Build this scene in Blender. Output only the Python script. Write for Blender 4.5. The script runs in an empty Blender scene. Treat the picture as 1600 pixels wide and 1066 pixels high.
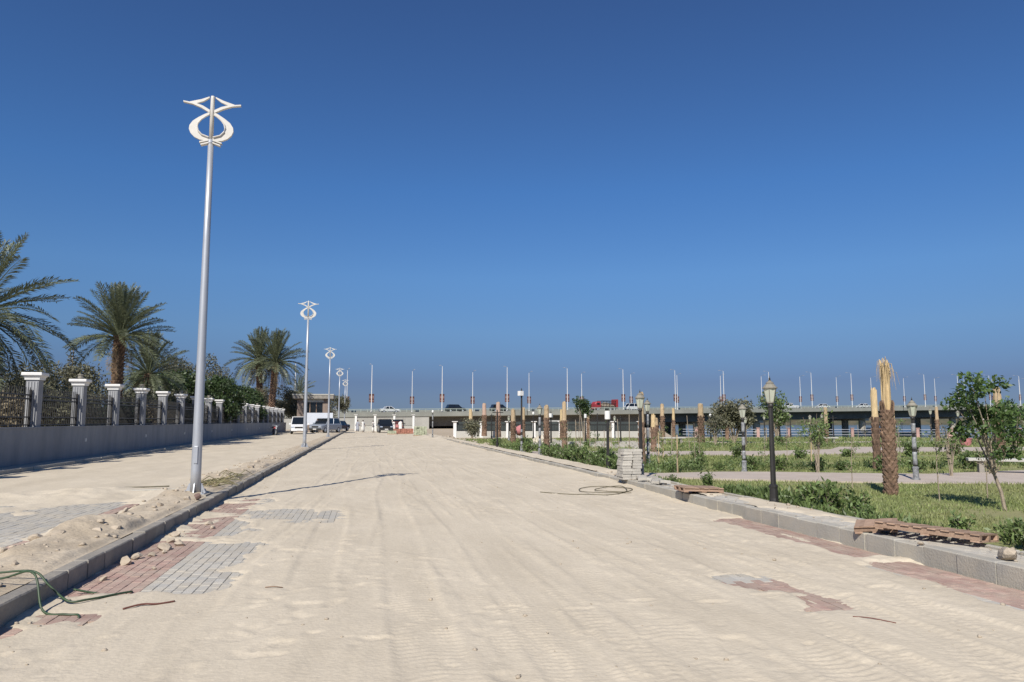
import bpy, math, random
import numpy as np
from mathutils import Vector, Matrix
R = math.radians
random.seed(7)
rng = np.random.default_rng(7)
scene = bpy.context.scene
COL = scene.collection

# ------------------------------------------------------------------ camera, sky, sun, exposure
cam_d = bpy.data.cameras.new('camera')
cam = bpy.data.objects.new('camera', cam_d)
COL.objects.link(cam)
cam.location = (0, 0, 1.6)
cam.rotation_euler = (R(90 + 6.15), 0, R(-11.15))
cam_d.sensor_width = 36
cam_d.lens = 26.1
cam_d.clip_start = 0.1
cam_d.clip_end = 9000
scene.camera = cam

SUN_EL, SUN_AZ = R(42.5), R(29.2)            # light travels towards +Y, 29 degrees to the right
world = bpy.data.worlds.new('World')
scene.world = world
world.use_nodes = True
wn = world.node_tree
wn.nodes.clear()
sky = wn.nodes.new('ShaderNodeTexSky')
sky.sky_type = 'NISHITA'
sky.sun_disc = False
sky.sun_elevation = SUN_EL
sky.sun_rotation = R(180 + 29.2)
sky.altitude = 0
sky.air_density = 1.0
sky.dust_density = 0.3
sky.ozone_density = 6.0
bg = wn.nodes.new('ShaderNodeBackground')
bg.inputs['Strength'].default_value = 0.07
wout = wn.nodes.new('ShaderNodeOutputWorld')
# dry, dusty air: the sky loses green and brightness towards a mauve-grey horizon, alike all round
stc = wn.nodes.new('ShaderNodeTexCoord')
ssx = wn.nodes.new('ShaderNodeSeparateXYZ')
srp = wn.nodes.new('ShaderNodeValToRGB')
smx = wn.nodes.new('ShaderNodeMix'); smx.data_type = 'RGBA'; smx.blend_type = 'MULTIPLY'; smx.inputs[0].default_value = 1.0
SKYR = [(0.0, (.29, .39, .66)), (.05, (.305, .355, .575)), (.118, (.51, .62, .79)), (.19, (.595, .785, .975)), (.30, (.53, .81, 1.08)), (.515, (.54, .715, .96))]
els = srp.color_ramp.elements
while len(els) < len(SKYR): els.new(0.5)
for e_, (p_, c_) in zip(els, SKYR):
    e_.position = p_; e_.color = (*c_, 1)
wn.links.new(stc.outputs['Generated'], ssx.inputs[0])
wn.links.new(ssx.outputs['Z'], srp.inputs[0])
wn.links.new(sky.outputs['Color'], smx.inputs[6])
wn.links.new(srp.outputs[0], smx.inputs[7])
wn.links.new(smx.outputs[2], bg.inputs['Color'])
wn.links.new(bg.outputs[0], wout.inputs[0])

sun_d = bpy.data.lights.new('sun', 'SUN')
sun_d.energy = 4.2
sun_d.angle = R(0.53)
sun_d.color = (1.0, 0.945, 0.86)
sun = bpy.data.objects.new('sun', sun_d)
COL.objects.link(sun)
ldir = Vector((math.sin(SUN_AZ) * math.cos(SUN_EL), math.cos(SUN_AZ) * math.cos(SUN_EL), -math.sin(SUN_EL)))
sun.rotation_euler = ldir.to_track_quat('-Z', 'Y').to_euler()
sun.location = (-30, -50, 60)

vs = scene.view_settings
vs.view_transform = 'Standard'
vs.look = 'None'
vs.gamma = 1.0
vs.use_curve_mapping = False
vs.exposure = 0.4

# ------------------------------------------------------------------ materials
MATS = {}
def nd(nt, t, **kw):
    n = nt.nodes.new(t)
    for k, v in kw.items():
        setattr(n, k, v)
    return n

def mat(name, c1, c2=None, scale=4.0, rough=0.8, metal=0.0, bump=0.0, bscale=None, island=0.0, objrand=0.0,
        stretch=None, translucent=0.0, detail=6.0, spec=0.5, fine=0.0, dust=0.0):
    """Principled material: two tones mixed by noise, optional random tone per island or object, optional bump."""
    if name in MATS:
        return MATS[name]
    m = bpy.data.materials.new(name)
    m.use_nodes = True
    nt = m.node_tree
    nt.nodes.clear()
    out = nd(nt, 'ShaderNodeOutputMaterial')
    p = nd(nt, 'ShaderNodeBsdfPrincipled')
    p.inputs['Roughness'].default_value = rough
    p.inputs['Metallic'].default_value = metal
    p.inputs['Specular IOR Level'].default_value = spec
    L = nt.links.new
    c2 = c2 or tuple(x * 0.8 for x in c1)
    geo = nd(nt, 'ShaderNodeNewGeometry')
    mp = nd(nt, 'ShaderNodeMapping')
    if stretch:
        mp.inputs['Scale'].default_value = stretch
    L(geo.outputs['Position'], mp.inputs['Vector'])
    nz = nd(nt, 'ShaderNodeTexNoise')
    nz.inputs['Scale'].default_value = scale
    nz.inputs['Detail'].default_value = detail
    nz.inputs['Roughness'].default_value = 0.62
    L(mp.outputs[0], nz.inputs['Vector'])
    rp = nd(nt, 'ShaderNodeValToRGB')
    rp.color_ramp.elements[0].position = 0.32
    rp.color_ramp.elements[1].position = 0.68
    rp.color_ramp.elements[0].color = (*c2, 1)
    rp.color_ramp.elements[1].color = (*c1, 1)
    L(nz.outputs['Fac'], rp.inputs[0])
    col = rp.outputs[0]
    def jitter(col, src, amt):
        mr = nd(nt, 'ShaderNodeMapRange')
        mr.inputs['To Min'].default_value = 1 - amt
        mr.inputs['To Max'].default_value = 1 + amt
        L(src, mr.inputs['Value'])
        mx = nd(nt, 'ShaderNodeMix', data_type='RGBA', blend_type='MULTIPLY')
        mx.inputs[0].default_value = 1
        L(col, mx.inputs[6])
        L(mr.outputs[0], mx.inputs[7])
        return mx.outputs[2]
    if island:
        col = jitter(col, geo.outputs['Random Per Island'], island)
    if objrand:
        oi = nd(nt, 'ShaderNodeObjectInfo')
        col = jitter(col, oi.outputs['Random'], objrand)
    if fine:
        n3 = nd(nt, 'ShaderNodeTexNoise')
        n3.inputs['Scale'].default_value = scale * 23
        n3.inputs['Detail'].default_value = 3
        L(geo.outputs['Position'], n3.inputs['Vector'])
        col = jitter(col, n3.outputs['Fac'], fine)
    if dust:                                             # blown sand lying on the surface in patches
        n4 = nd(nt, 'ShaderNodeTexNoise')
        n4.inputs['Scale'].default_value = 2.6
        n4.inputs['Detail'].default_value = 8
        n4.inputs['Roughness'].default_value = 0.7
        L(geo.outputs['Position'], n4.inputs['Vector'])
        m4 = nd(nt, 'ShaderNodeMapRange')
        m4.inputs['From Min'].default_value = 0.40
        m4.inputs['From Max'].default_value = 0.66
        m4.inputs['To Min'].default_value = dust*0.25
        m4.inputs['To Max'].default_value = dust
        L(n4.outputs['Fac'], m4.inputs['Value'])
        x4 = nd(nt, 'ShaderNodeMix', data_type='RGBA')
        L(m4.outputs[0], x4.inputs[0])
        L(col, x4.inputs[6])
        x4.inputs[7].default_value = (0.51, 0.445, 0.34, 1)
        col = x4.outputs[2]
    L(col, p.inputs['Base Color'])
    if bump:
        n2 = nd(nt, 'ShaderNodeTexNoise')
        n2.inputs['Scale'].default_value = bscale or scale * 6
        n2.inputs['Detail'].default_value = 5
        L(geo.outputs['Position'], n2.inputs['Vector'])
        b = nd(nt, 'ShaderNodeBump')
        b.inputs['Strength'].default_value = bump
        b.inputs['Distance'].default_value = 0.02
        L(n2.outputs['Fac'], b.inputs['Height'])
        L(b.outputs[0], p.inputs['Normal'])
    if translucent:
        tr = nd(nt, 'ShaderNodeBsdfTranslucent')
        L(col, tr.inputs['Color'])
        mx = nd(nt, 'ShaderNodeMixShader')
        mx.inputs[0].default_value = translucent
        L(p.outputs[0], mx.inputs[1])
        L(tr.outputs[0], mx.inputs[2])
        L(mx.outputs[0], out.inputs[0])
    else:
        L(p.outputs[0], out.inputs[0])
    MATS[name] = m
    return m

SAND = mat('sand', (0.585, 0.512, 0.398), (0.495, 0.430, 0.330), scale=0.9, rough=0.95, bump=0.3, bscale=30, spec=0.12, fine=0.12, stretch=(1.6, 0.45, 1))
SAND_D = mat('dirt', (0.46, 0.365, 0.25), (0.36, 0.285, 0.195), scale=2.2, rough=0.95, bump=0.6, bscale=30, spec=0.15, fine=0.15)
SOIL = mat('ground_soil', (0.47, 0.39, 0.29), (0.38, 0.31, 0.22), scale=0.15, rough=0.95, spec=0.15)
PAV_R = mat('paver_red', (0.31, 0.175, 0.15), (0.40, 0.30, 0.245), scale=5, rough=0.85, bump=0.25, bscale=60, objrand=0.14, island=0.12, spec=0.25, dust=0.42)
PAV_G = mat('paver_grey', (0.375, 0.375, 0.36), (0.45, 0.415, 0.35), scale=5, rough=0.85, bump=0.25, bscale=60, objrand=0.10, island=0.09, spec=0.25, dust=0.6)
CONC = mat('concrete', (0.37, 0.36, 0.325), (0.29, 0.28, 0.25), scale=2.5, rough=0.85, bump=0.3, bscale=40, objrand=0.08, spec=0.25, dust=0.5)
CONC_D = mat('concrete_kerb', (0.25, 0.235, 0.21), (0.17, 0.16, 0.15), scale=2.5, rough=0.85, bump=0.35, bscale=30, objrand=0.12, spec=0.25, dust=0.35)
CONC_P = mat('concrete_pale', (0.46, 0.45, 0.40), (0.38, 0.37, 0.33), scale=0.6, rough=0.85, bump=0.2, bscale=6)
STONE = mat('stone_block', (0.47, 0.44, 0.385), (0.37, 0.345, 0.30), scale=5, rough=0.9, bump=0.4, bscale=40, objrand=0.14)
ROCK = mat('rock', (0.47, 0.40, 0.31), (0.36, 0.30, 0.23), scale=6, rough=0.95, bump=0.7, bscale=25, objrand=0.12, spec=0.15)
WALLP = mat('wall_paint', (0.235, 0.25, 0.27), (0.165, 0.178, 0.197), scale=1.6, stretch=(1, 1, .22), dust=.12, rough=0.8, bump=0.15, bscale=30, fine=0.05)
PILL = mat('pillar_paint', (0.27, 0.275, 0.285), (0.21, 0.215, 0.225), scale=3, rough=0.8, bump=0.1)
WHITE = mat('white_paint', (0.74, 0.73, 0.70), (0.66, 0.65, 0.62), scale=5, rough=0.6)
IRON = mat('black_iron', (0.018, 0.017, 0.016), (0.03, 0.027, 0.024), scale=8, rough=0.5)
GALV = mat('galvanised_steel', (0.47, 0.49, 0.52), (0.40, 0.42, 0.45), scale=1.2, rough=0.45, metal=0.45, stretch=(6, 6, 1))
LAMPW = mat('lamp_white', (0.62, 0.60, 0.55), (0.53, 0.51, 0.46), scale=5, rough=0.45)
ASPH = mat('asphalt', (0.055, 0.055, 0.055), scale=1, rough=0.9)
RUBBER = mat('rubber', (0.015, 0.015, 0.015), scale=5, rough=0.8)
GLASS_D = mat('dark_glass', (0.012, 0.015, 0.018), scale=1, rough=0.08, spec=0.8)
WOOD = mat('pallet_wood', (0.40, 0.275, 0.19), (0.27, 0.175, 0.12), scale=6, rough=0.85, bump=0.3, objrand=0.25, stretch=(1, 6, 6))
BARK = mat('palm_bark', (0.23, 0.15, 0.10), (0.12, 0.075, 0.05), scale=6, rough=0.95, bump=0.6, island=0.3, objrand=0.25)
BARK_P = mat('pale_bark', (0.36, 0.30, 0.22), (0.24, 0.19, 0.14), scale=9, rough=0.9, bump=0.4)
STRAW = mat('straw', (0.60, 0.46, 0.26), (0.42, 0.31, 0.17), scale=8, rough=0.9, island=0.28, stretch=(8, 8, 1))
SACK = mat('sackcloth', (0.50, 0.38, 0.24), (0.40, 0.295, 0.18), scale=7, rough=0.95, bump=0.5, objrand=0.15)
FROND = mat('palm_frond', (0.155, 0.175, 0.098), (0.10, 0.118, 0.066), scale=1.2, rough=0.45, island=0.3, objrand=0.22, translucent=0.18)
FROND_DRY = mat('palm_frond_dry', (0.27, 0.20, 0.11), (0.17, 0.12, 0.065), scale=1.2, rough=0.7, island=0.3, objrand=0.2, translucent=0.15)
LEAF = mat('leaf_green', (0.105, 0.17, 0.045), (0.06, 0.105, 0.028), scale=2, rough=0.5, island=0.4, objrand=0.15, translucent=0.3)
LEAF_D = mat('leaf_dark', (0.058, 0.094, 0.028), (0.036, 0.06, 0.019), scale=1, rough=0.5, island=0.4, translucent=0.2)
LEAF_O = mat('leaf_olive', (0.155, 0.152, 0.09), (0.105, 0.105, 0.065), scale=1, rough=0.6, island=0.35, objrand=0.2, translucent=0.2)
LEAF_DRY = mat('leaf_dry', (0.19, 0.155, 0.095), (0.12, 0.098, 0.06), scale=1, rough=0.8, island=0.35, objrand=0.2, translucent=0.15)
LEAF_S = mat('shrub_leaf', (0.165, 0.225, 0.075), (0.105, 0.155, 0.05), scale=2, rough=0.5, island=0.4, objrand=0.2, translucent=0.3)
GRASS = mat('grass_blade', (0.225, 0.285, 0.09), (0.30, 0.30, 0.13), scale=0.5, rough=0.6, island=0.35, translucent=0.3)
LAWN = mat('lawn', (0.175, 0.21, 0.078), (0.27, 0.25, 0.13), scale=0.45, rough=0.95, bump=0.6, bscale=25, fine=0.3, spec=0.1)
PATHM = mat('path_paving', (0.47, 0.40, 0.335), (0.40, 0.335, 0.28), scale=1.5, rough=0.9, bump=0.3, bscale=30)
PLASTIC = mat('wrap_plastic', (0.36, 0.37, 0.37), (0.10, 0.10, 0.105), scale=9, rough=0.4, bump=0.5)
PANE = mat('lantern_pane', (0.50, 0.52, 0.42), (0.40, 0.42, 0.34), scale=3, rough=0.25)
BRONZE = mat('lantern_roof', (0.27, 0.25, 0.20), (0.20, 0.185, 0.15), scale=6, rough=0.5)
HOSE = mat('hose_green', (0.035, 0.075, 0.03), (0.05, 0.07, 0.04), scale=6, rough=0.5)
HOSE_B = mat('hose_dull', (0.14, 0.12, 0.07), (0.09, 0.08, 0.05), scale=6, rough=0.6)
RED = mat('red_paint', (0.33, 0.04, 0.045), (0.25, 0.03, 0.035), scale=2, rough=0.5)
PINK = mat('faded_red', (0.50, 0.20, 0.20), (0.42, 0.15, 0.15), scale=4, rough=0.7)
GREENP = mat('green_paint', (0.05, 0.21, 0.16), (0.04, 0.16, 0.12), scale=2, rough=0.5)
BANNER = mat('banner_print', (0.13, 0.04, 0.032), (0.05, 0.03, 0.03), scale=1.1, rough=0.7)
BANNER_F = mat('banner_figure', (0.30, 0.20, 0.18), (0.16, 0.09, 0.085), scale=3, rough=0.7)
CARW = mat('car_white', (0.75, 0.75, 0.74), (0.70, 0.70, 0.69), scale=1, rough=0.25)
CARS = mat('car_silver', (0.32, 0.35, 0.39), (0.29, 0.32, 0.36), scale=1, rough=0.3, metal=0.3)
CARB = mat('car_black', (0.012, 0.013, 0.015), scale=1, rough=0.2)
CARN = mat('car_navy', (0.03, 0.045, 0.07), scale=1, rough=0.25)
CHROME = mat('car_lamp', (0.7, 0.72, 0.74), scale=3, rough=0.15, metal=0.5)
TAIL = mat('tail_lamp', (0.35, 0.02, 0.02), scale=3, rough=0.3)
SKIN = mat('skin', (0.22, 0.12, 0.08), scale=3, rough=0.6)
ROBE = mat('white_robe', (0.72, 0.71, 0.68), (0.62, 0.61, 0.58), scale=6, rough=0.9)
HAIR = mat('dark_hair', (0.012, 0.01, 0.009), scale=4, rough=0.7)
CLOTH_D = mat('dark_cloth', (0.03, 0.035, 0.05), scale=4, rough=0.9)
MUD = mat('mud_brick', (0.27, 0.21, 0.17), (0.2, 0.155, 0.125), scale=2, rough=0.95, bump=0.4)
BRICKR = mat('brick_red', (0.42, 0.19, 0.13), (0.33, 0.14, 0.10), scale=5, rough=0.9, island=0.2)
BRICKG = mat('block_greenish', (0.40, 0.42, 0.30), (0.33, 0.35, 0.24), scale=5, rough=0.9, island=0.15)

def water_mat():
    m = bpy.data.materials.new('water')
    m.use_nodes = True
    nt = m.node_tree
    p = nt.nodes['Principled BSDF']
    p.inputs['Base Color'].default_value = (0.04, 0.065, 0.05, 1)
    p.inputs['Roughness'].default_value = 0.10
    p.inputs['IOR'].default_value = 1.33
    geo = nd(nt, 'ShaderNodeNewGeometry')
    mp = nd(nt, 'ShaderNodeMapping')
    mp.inputs['Scale'].default_value = (0.35, 0.9, 1)
    nt.links.new(geo.outputs['Position'], mp.inputs[0])
    n = nd(nt, 'ShaderNodeTexNoise')
    n.inputs['Scale'].default_value = 1.4
    n.inputs['Detail'].default_value = 4
    nt.links.new(mp.outputs[0], n.inputs['Vector'])
    b = nd(nt, 'ShaderNodeBump')
    b.inputs['Strength'].default_value = 0.22
    b.inputs['Distance'].default_value = 0.12
    nt.links.new(n.outputs['Fac'], b.inputs['Height'])
    nt.links.new(b.outputs[0], p.inputs['Normal'])
    return m
WATER = water_mat()

# ------------------------------------------------------------------ mesh helpers
class MB:
    """collects shapes; build() links them as ONE mesh object"""
    def __init__(s):
        s.v = []; s.f = []
    def quad(s, a, b, c, d):
        n = len(s.v); s.v += [a, b, c, d]; s.f.append((n, n+1, n+2, n+3)); return s
    def box(s, x0, x1, y0, y1, z0, z1, taper=0.0):
        n = len(s.v); t = taper
        s.v += [(x0,y0,z0),(x1,y0,z0),(x1,y1,z0),(x0,y1,z0),(x0+t,y0+t,z1),(x1-t,y0+t,z1),(x1-t,y1-t,z1),(x0+t,y1-t,z1)]
        s.f += [(n,n+3,n+2,n+1),(n+4,n+5,n+6,n+7),(n,n+1,n+5,n+4),(n+1,n+2,n+6,n+5),(n+2,n+3,n+7,n+6),(n+3,n,n+4,n+7)]
        return s
    def rings(s, rings, cap=True):
        n0 = len(s.v); k = len(rings[0])
        for r in rings: s.v += [tuple(p) for p in r]
        for i in range(len(rings)-1):
            a = n0+i*k; b = a+k
            for j in range(k):
                j2 = (j+1) % k
                s.f.append((a+j, a+j2, b+j2, b+j))
        if cap:
            s.f.append(tuple(n0+j for j in reversed(range(k))))
            e = n0+(len(rings)-1)*k
            s.f.append(tuple(e+j for j in range(k)))
        return s
    def lathe(s, prof, n=12, cx=0, cy=0, cap=True, rot=0.0):
        return s.rings([[(cx+r*math.cos(2*math.pi*j/n+rot), cy+r*math.sin(2*math.pi*j/n+rot), z) for j in range(n)] for r, z in prof], cap)
    def tube(s, pts, rad, n=6, cap=True):
        pts = [Vector(p) for p in pts]
        if not hasattr(rad, '__len__'): rad = [rad]*len(pts)
        rings = []
        up = Vector((0, 0, 1))
        for i, p in enumerate(pts):
            d = (pts[min(i+1, len(pts)-1)] - pts[max(i-1, 0)]).normalized()
            a = up if abs(d.z) < 0.95 else Vector((1, 0, 0))
            u = d.cross(a).normalized(); w = u.cross(d).normalized()
            rings.append([p + (u*math.cos(2*math.pi*j/n) + w*math.sin(2*math.pi*j/n))*rad[i] for j in range(n)])
        return s.rings(rings, cap)
    def plate(s, poly, y0, y1):
        """polygon in XZ extruded from y0 to y1 (polygon counter-clockwise seen from -Y)"""
        n = len(s.v); k = len(poly)
        s.v += [(x, y0, z) for x, z in poly] + [(x, y1, z) for x, z in poly]
        s.f.append(tuple(n+j for j in range(k)))
        s.f.append(tuple(n+k+j for j in reversed(range(k))))
        for j in range(k):
            j2 = (j+1) % k
            s.f.append((n+j, n+k+j, n+k+j2, n+j2))
        return s
    def mesh(s, name, m, smooth=False):
        me = bpy.data.meshes.new(name)
        me.from_pydata([tuple(p) for p in s.v], [], s.f)
        me.materials.append(m)
        if smooth: me.shade_smooth()
        me.validate()
        return me
    def build(s, name, m, parent=None, smooth=False, loc=None, rz=0, bevel=0):
        return link(name, s.mesh(name, m, smooth), parent, loc, rz, bevel)

def link(name, me, parent=None, loc=None, rz=0, bevel=0):
    o = bpy.data.objects.new(name, me)
    COL.objects.link(o)
    if parent is not None: o.parent = parent
    if loc is not None: o.location = loc
    o.rotation_euler = (0, 0, rz) if not hasattr(rz, '__len__') else rz
    if bevel:
        b = o.modifiers.new('bevel', 'BEVEL'); b.width = bevel; b.segments = 2; b.limit_method = 'ANGLE'
    return o

def np_mesh(name, verts, faces, m, smooth=False):
    me = bpy.data.meshes.new(name)
    verts = np.ascontiguousarray(verts, dtype=np.float32); faces = np.ascontiguousarray(faces, dtype=np.int32)
    k = faces.shape[1]; nf = faces.shape[0]
    me.vertices.add(len(verts)); me.vertices.foreach_set('co', verts.ravel())
    me.loops.add(nf*k); me.loops.foreach_set('vertex_index', faces.ravel())
    me.polygons.add(nf); me.polygons.foreach_set('loop_start', np.arange(nf, dtype=np.int32)*k)
    me.update(calc_edges=True)
    me.materials.append(m)
    if smooth: me.shade_smooth()
    return me

USED = {}
def tag(o, label, cat, group=None):
    o['label'] = label; o['category'] = cat
    if group: o['group'] = group
    USED.setdefault(label, []).append(o.name)
    return o
def thing(name, label, cat, loc=(0,0,0), rz=0, group=None):
    o = bpy.data.objects.new(name, None); COL.objects.link(o)
    o.location = loc; o.rotation_euler = (0, 0, rz) if not hasattr(rz, '__len__') else rz
    o.empty_display_size = 0.2
    return tag(o, label, cat, group)
def struct(o, kind='structure'):
    o['kind'] = kind; return o
def copy_tree(o, parent=None):
    c = o.copy(); COL.objects.link(c)
    if parent is not None: c.parent = parent
    for ch in list(o.children): copy_tree(ch, c)
    return c
ORD = ['first','second','third','fourth','fifth','sixth','seventh','eighth','ninth','tenth','eleventh','twelfth','thirteenth',
       'fourteenth','fifteenth','sixteenth','seventeenth','eighteenth','nineteenth','twentieth']

# value noise
_LAT = rng.random((256, 256))
def vnoise(x, y):
    xi = np.floor(x).astype(int); yi = np.floor(y).astype(int)
    fx = x-xi; fy = y-yi
    fx = fx*fx*(3-2*fx); fy = fy*fy*(3-2*fy)
    a = _LAT[xi % 256, yi % 256]; b = _LAT[(xi+1) % 256, yi % 256]
    c = _LAT[xi % 256, (yi+1) % 256]; d = _LAT[(xi+1) % 256, (yi+1) % 256]
    return (a*(1-fx)+b*fx)*(1-fy)+(c*(1-fx)+d*fx)*fy
def fbm(x, y, o=4):
    s = 0; a = 0.5; t = 0
    for i in range(o):
        s = s + a*vnoise(x*2**i+17.3*i, y*2**i+9.1*i); t += a; a *= 0.5
    return s/t
def sstep(a, b, x):
    t = np.clip((x-a)/(b-a), 0, 1); return t*t*(3-2*t)
def rect(X, Y, x0, x1, y0, y1, s):
    """soft rectangle with a ragged outline"""
    w = (fbm(X*3.1, Y*2.3, 4)-0.5)*s*3.2; w2 = (fbm(X*2.7+40, Y*2.9+11, 4)-0.5)*s*3.2
    return sstep(x0-s, x0+s*0.3, X+w)*(1-sstep(x1-s*0.3, x1+s, X+w))*sstep(y0-s, y0+s, Y+w2)*(1-sstep(y1-s, y1+s, Y+w2))
def grid_sheet(name, xs, ys, zf, m):
    X, Y = np.meshgrid(xs, ys)
    Z = zf(X, Y)
    v = np.stack([X, Y, Z], -1).reshape(-1, 3)
    nx = len(xs); ny = len(ys)
    i = np.arange(ny-1)[:, None]*nx+np.arange(nx-1)[None, :]
    f = np.stack([i, i+1, i+nx+1, i+nx], -1).reshape(-1, 4)
    return link(name, np_mesh(name, v, f, m, True))
def geo_rows(y0, y1, k):
    n = int(math.log(y1/y0)/k)
    return y0*np.exp(np.arange(n+1)*math.log(y1/y0)/n)

KL, KR = -2.75, 6.20                 # road faces of the kerbs
PROM, PAVZ, LAWNZ = 0.17, 0.19, 0.12

# ------------------------------------------------------------------ ground, water, far bank
SH = [(29.5, 67.8), (58.5, 56.0), (400, -60)]          # water's edge, then round to the bridge
g = MB()
gp = [(-3000, -300), (400, -300), (400, -60), (58.5, 56.0), (29.5, 67.8), (70, 171), (140, 420), (600, 3500), (-3000, 3500)]
n = len(gp)
g.v = [(x, y, -0.12) for x, y in gp] + [(x, y, -3.0) for x, y in gp]
g.f = [tuple(range(n))] + [(j, j+n, (j+1) % n+n, (j+1) % n) for j in range(n)]
struct(g.build('ground', SOIL))
w = MB(); w.quad((-100, -400, -1.55), (6000, -400, -1.55), (6000, 6000, -1.55), (-100, 6000, -1.55))
struct(w.build('water', WATER))
ys = np.linspace(0, 1, 160)
fx = 150+ys*1900; fy = 640-ys*330
fv = []; ff = []
for i in range(160):
    h = 3.2+3.4*fbm(np.array([i*0.21]), np.array([3.3]), 4)[0]
    dx, dy = 0.17, 0.985
    for k, (dd, z) in enumerate(((0, -1.6), (6, 0.4), (12, h*0.75), (22, h), (60, h*0.9), (160, 1.0))):
        fv.append((fx[i]+dx*dd, fy[i]+dy*dd+8*float(_LAT[i, k]), z))
for i in range(159):
    for k in range(5):
        a = i*6+k; ff.append((a, a+6, a+7, a+1))
me = bpy.data.meshes.new('far_bank'); me.from_pydata(fv, [], ff); me.materials.append(mat('bank_scrub', (0.05, 0.06, 0.032), (0.12, 0.095, 0.06), scale=0.12, rough=0.95))
struct(link('far_bank', me))

# ------------------------------------------------------------------ road: paver bed, pavers, sand drift
def exposed_road(X, Y):
    e = rect(X, Y, -2.9, -1.45, 7.7, 10.5, 0.22)*1.25
    e = np.maximum(e, rect(X, Y, -2.9, -0.35, 12.5, 14.2, 0.35)*0.68*sstep(0.3, 0.6, fbm(X*1.3, Y*1.9+5)))
    e = np.maximum(e, rect(X, Y, -2.9, -1.9, 10.4, 16.5, 0.3)*0.95*sstep(0.38, 0.58, fbm(X*1.1+9, Y*1.4)))
    e = np.maximum(e, rect(X, Y, -2.9, -2.2, 5.4, 6.9, 0.25)*0.8*sstep(0.45, 0.68, fbm(X*2.1+3, Y*1.7)))
    e = np.maximum(e, rect(X, Y, 5.62, 6.4, 3.8, 7.6, 0.18)*1.1*sstep(0.16, 0.42, fbm(X*2.2, Y*0.7+31)))
    e = np.maximum(e, rect(X, Y, 5.72, 6.4, 8.0, 11.6, 0.16)*1.15*sstep(0.16, 0.42, fbm(X*2.2, Y*0.7+3)))
    e = np.maximum(e, rect(X, Y, 3.70, 4.02, 5.9, 7.3, 0.14)*0.9*sstep(0.3, 0.55, fbm(X*3.2, Y*1.1)))
    return e
TR = [(-0.55, -0.004, .24, 0.076, 1.0), (0.55, 0.010, .26, 0.086, 1.0), (1.45, -0.012, .24, 0.072, .9), (2.2, 0.012, .25, 0.094, .8), (3.0, -0.010, .23, 0.079, .8),
      (-1.35, 0.028, .22, 0.072, .9), (3.9, -0.022, .26, 0.086, .8), (4.7, -0.03, .22, 0.072, .7), (0.1, 0.06, .2, 0.065, .6), (2.6, -0.05, .2, 0.072, .6), (1.0, -0.035, .2, 0.079, .6)]
_fr = random.Random(31); FOOT = []
for _ in range(7):                                       # short walks across the sand
    x_, y_, a_ = _fr.uniform(-2.2, 5.5), _fr.uniform(4.6, 13), _fr.uniform(0, 6.28)
    for k_ in range(9):
        x_ += .62*math.cos(a_); y_ += .62*math.sin(a_); a_ += _fr.uniform(-.15, .15); sd = .1*(1 if k_ % 2 else -1)
        if -2.5 < x_ < 5.9 and y_ > 4: FOOT.append((x_-sd*math.sin(a_), y_+sd*math.cos(a_), a_, _fr.uniform(.009, .018)))
_tr = random.Random(77)
TR += [(_tr.uniform(-2.4, 5.8), _tr.uniform(-.09, .09), _tr.uniform(.11, .2), _tr.uniform(.06, .095), _tr.uniform(.55, .95)) for _ in range(18)]
def sand_road(X, Y):
    e = exposed_road(X, Y)
    z = 0.016+0.035*(fbm(X*0.55, Y*0.35, 4)-0.42)+0.014*(fbm(X*4.3, Y*3.1, 4)-0.5)
    near = np.clip(1.3-Y/30, 0, 1)
    for k, (x0, sl, hw, sp, am) in enumerate(TR):
        c = x0+sl*(Y-8)+0.10*np.sin(Y*0.21+k*2.1)+0.05*np.sin(Y*0.6+k)
        d = (X-c)/hw
        on = sstep(0.34, 0.56, fbm(Y*0.33+13*k, X*0.2+k, 3))
        ins = 1-sstep(0.8, 1.0, np.abs(d))
        ridge = np.exp(-((np.abs(d)-1.08)/0.16)**2)
        rib = np.sin(2*math.pi*(Y+0.35*hw*np.abs(d)*(1 if k % 2 else -1))/sp)
        wob = sstep(0.25, 0.7, fbm(X*6+k, Y*2.2, 2))
        z = z+am*on*(ins*(-0.010+0.0052*np.tanh(2.2*rib)*wob*near)+0.006*ridge*(0.4+wob))
    lump = sstep(.42, .62, fbm(X*.6+30, Y*.45+80, 3))
    z = z+near*lump*(0.020*(fbm(X*7.3, Y*6.1, 3)-.5)+0.008*(fbm(X*15, Y*13, 2)-.5))
    fp = fbm(X*5.5+50, Y*4.2+20, 2)
    z = z-0.016*sstep(0.66, 0.8, fp)*near*(fbm(X*.4, Y*.3+70, 2) > 0.5)
    for fx_, fy_, fa_, fd_ in FOOT:
        dx_, dy_ = X-fx_, Y-fy_
        u_ = (dx_*math.cos(fa_)+dy_*math.sin(fa_))/.14; v_ = (-dx_*math.sin(fa_)+dy_*math.cos(fa_))/.055
        q_ = u_*u_+v_*v_
        z = z-fd_*np.exp(-np.minimum(q_, 30)**1.5)+fd_*.45*np.exp(-((np.sqrt(q_)-1.45)/.3)**2)
    z = np.maximum(z, 0.004+0.004*fbm(X*9, Y*9, 2))
    # sand banked against the kerbs
    z = z+0.10*np.exp(-np.clip(KR-X, 0, 9)/0.5)*sstep(12.5, 19, Y)*(0.5+fbm(X*1.2, Y*0.5+8))+0.03*np.exp(-np.clip(X-KL, 0, 9)/0.18)*sstep(0.42, 0.7, fbm(X*1.5, Y*0.9+60))
    z = z+0.22*np.exp(-((X-5.9)/0.9)**2-((Y-66)/9.0)**2)
    return z-e*(0.034+0.03*fbm(X*5.1, Y*4.3, 3))
struct(grid_sheet('sand_drift', np.linspace(KL-0.02, KR+0.02, 257), geo_rows(3.0, 140, 0.0036), sand_road, SAND))
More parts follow.
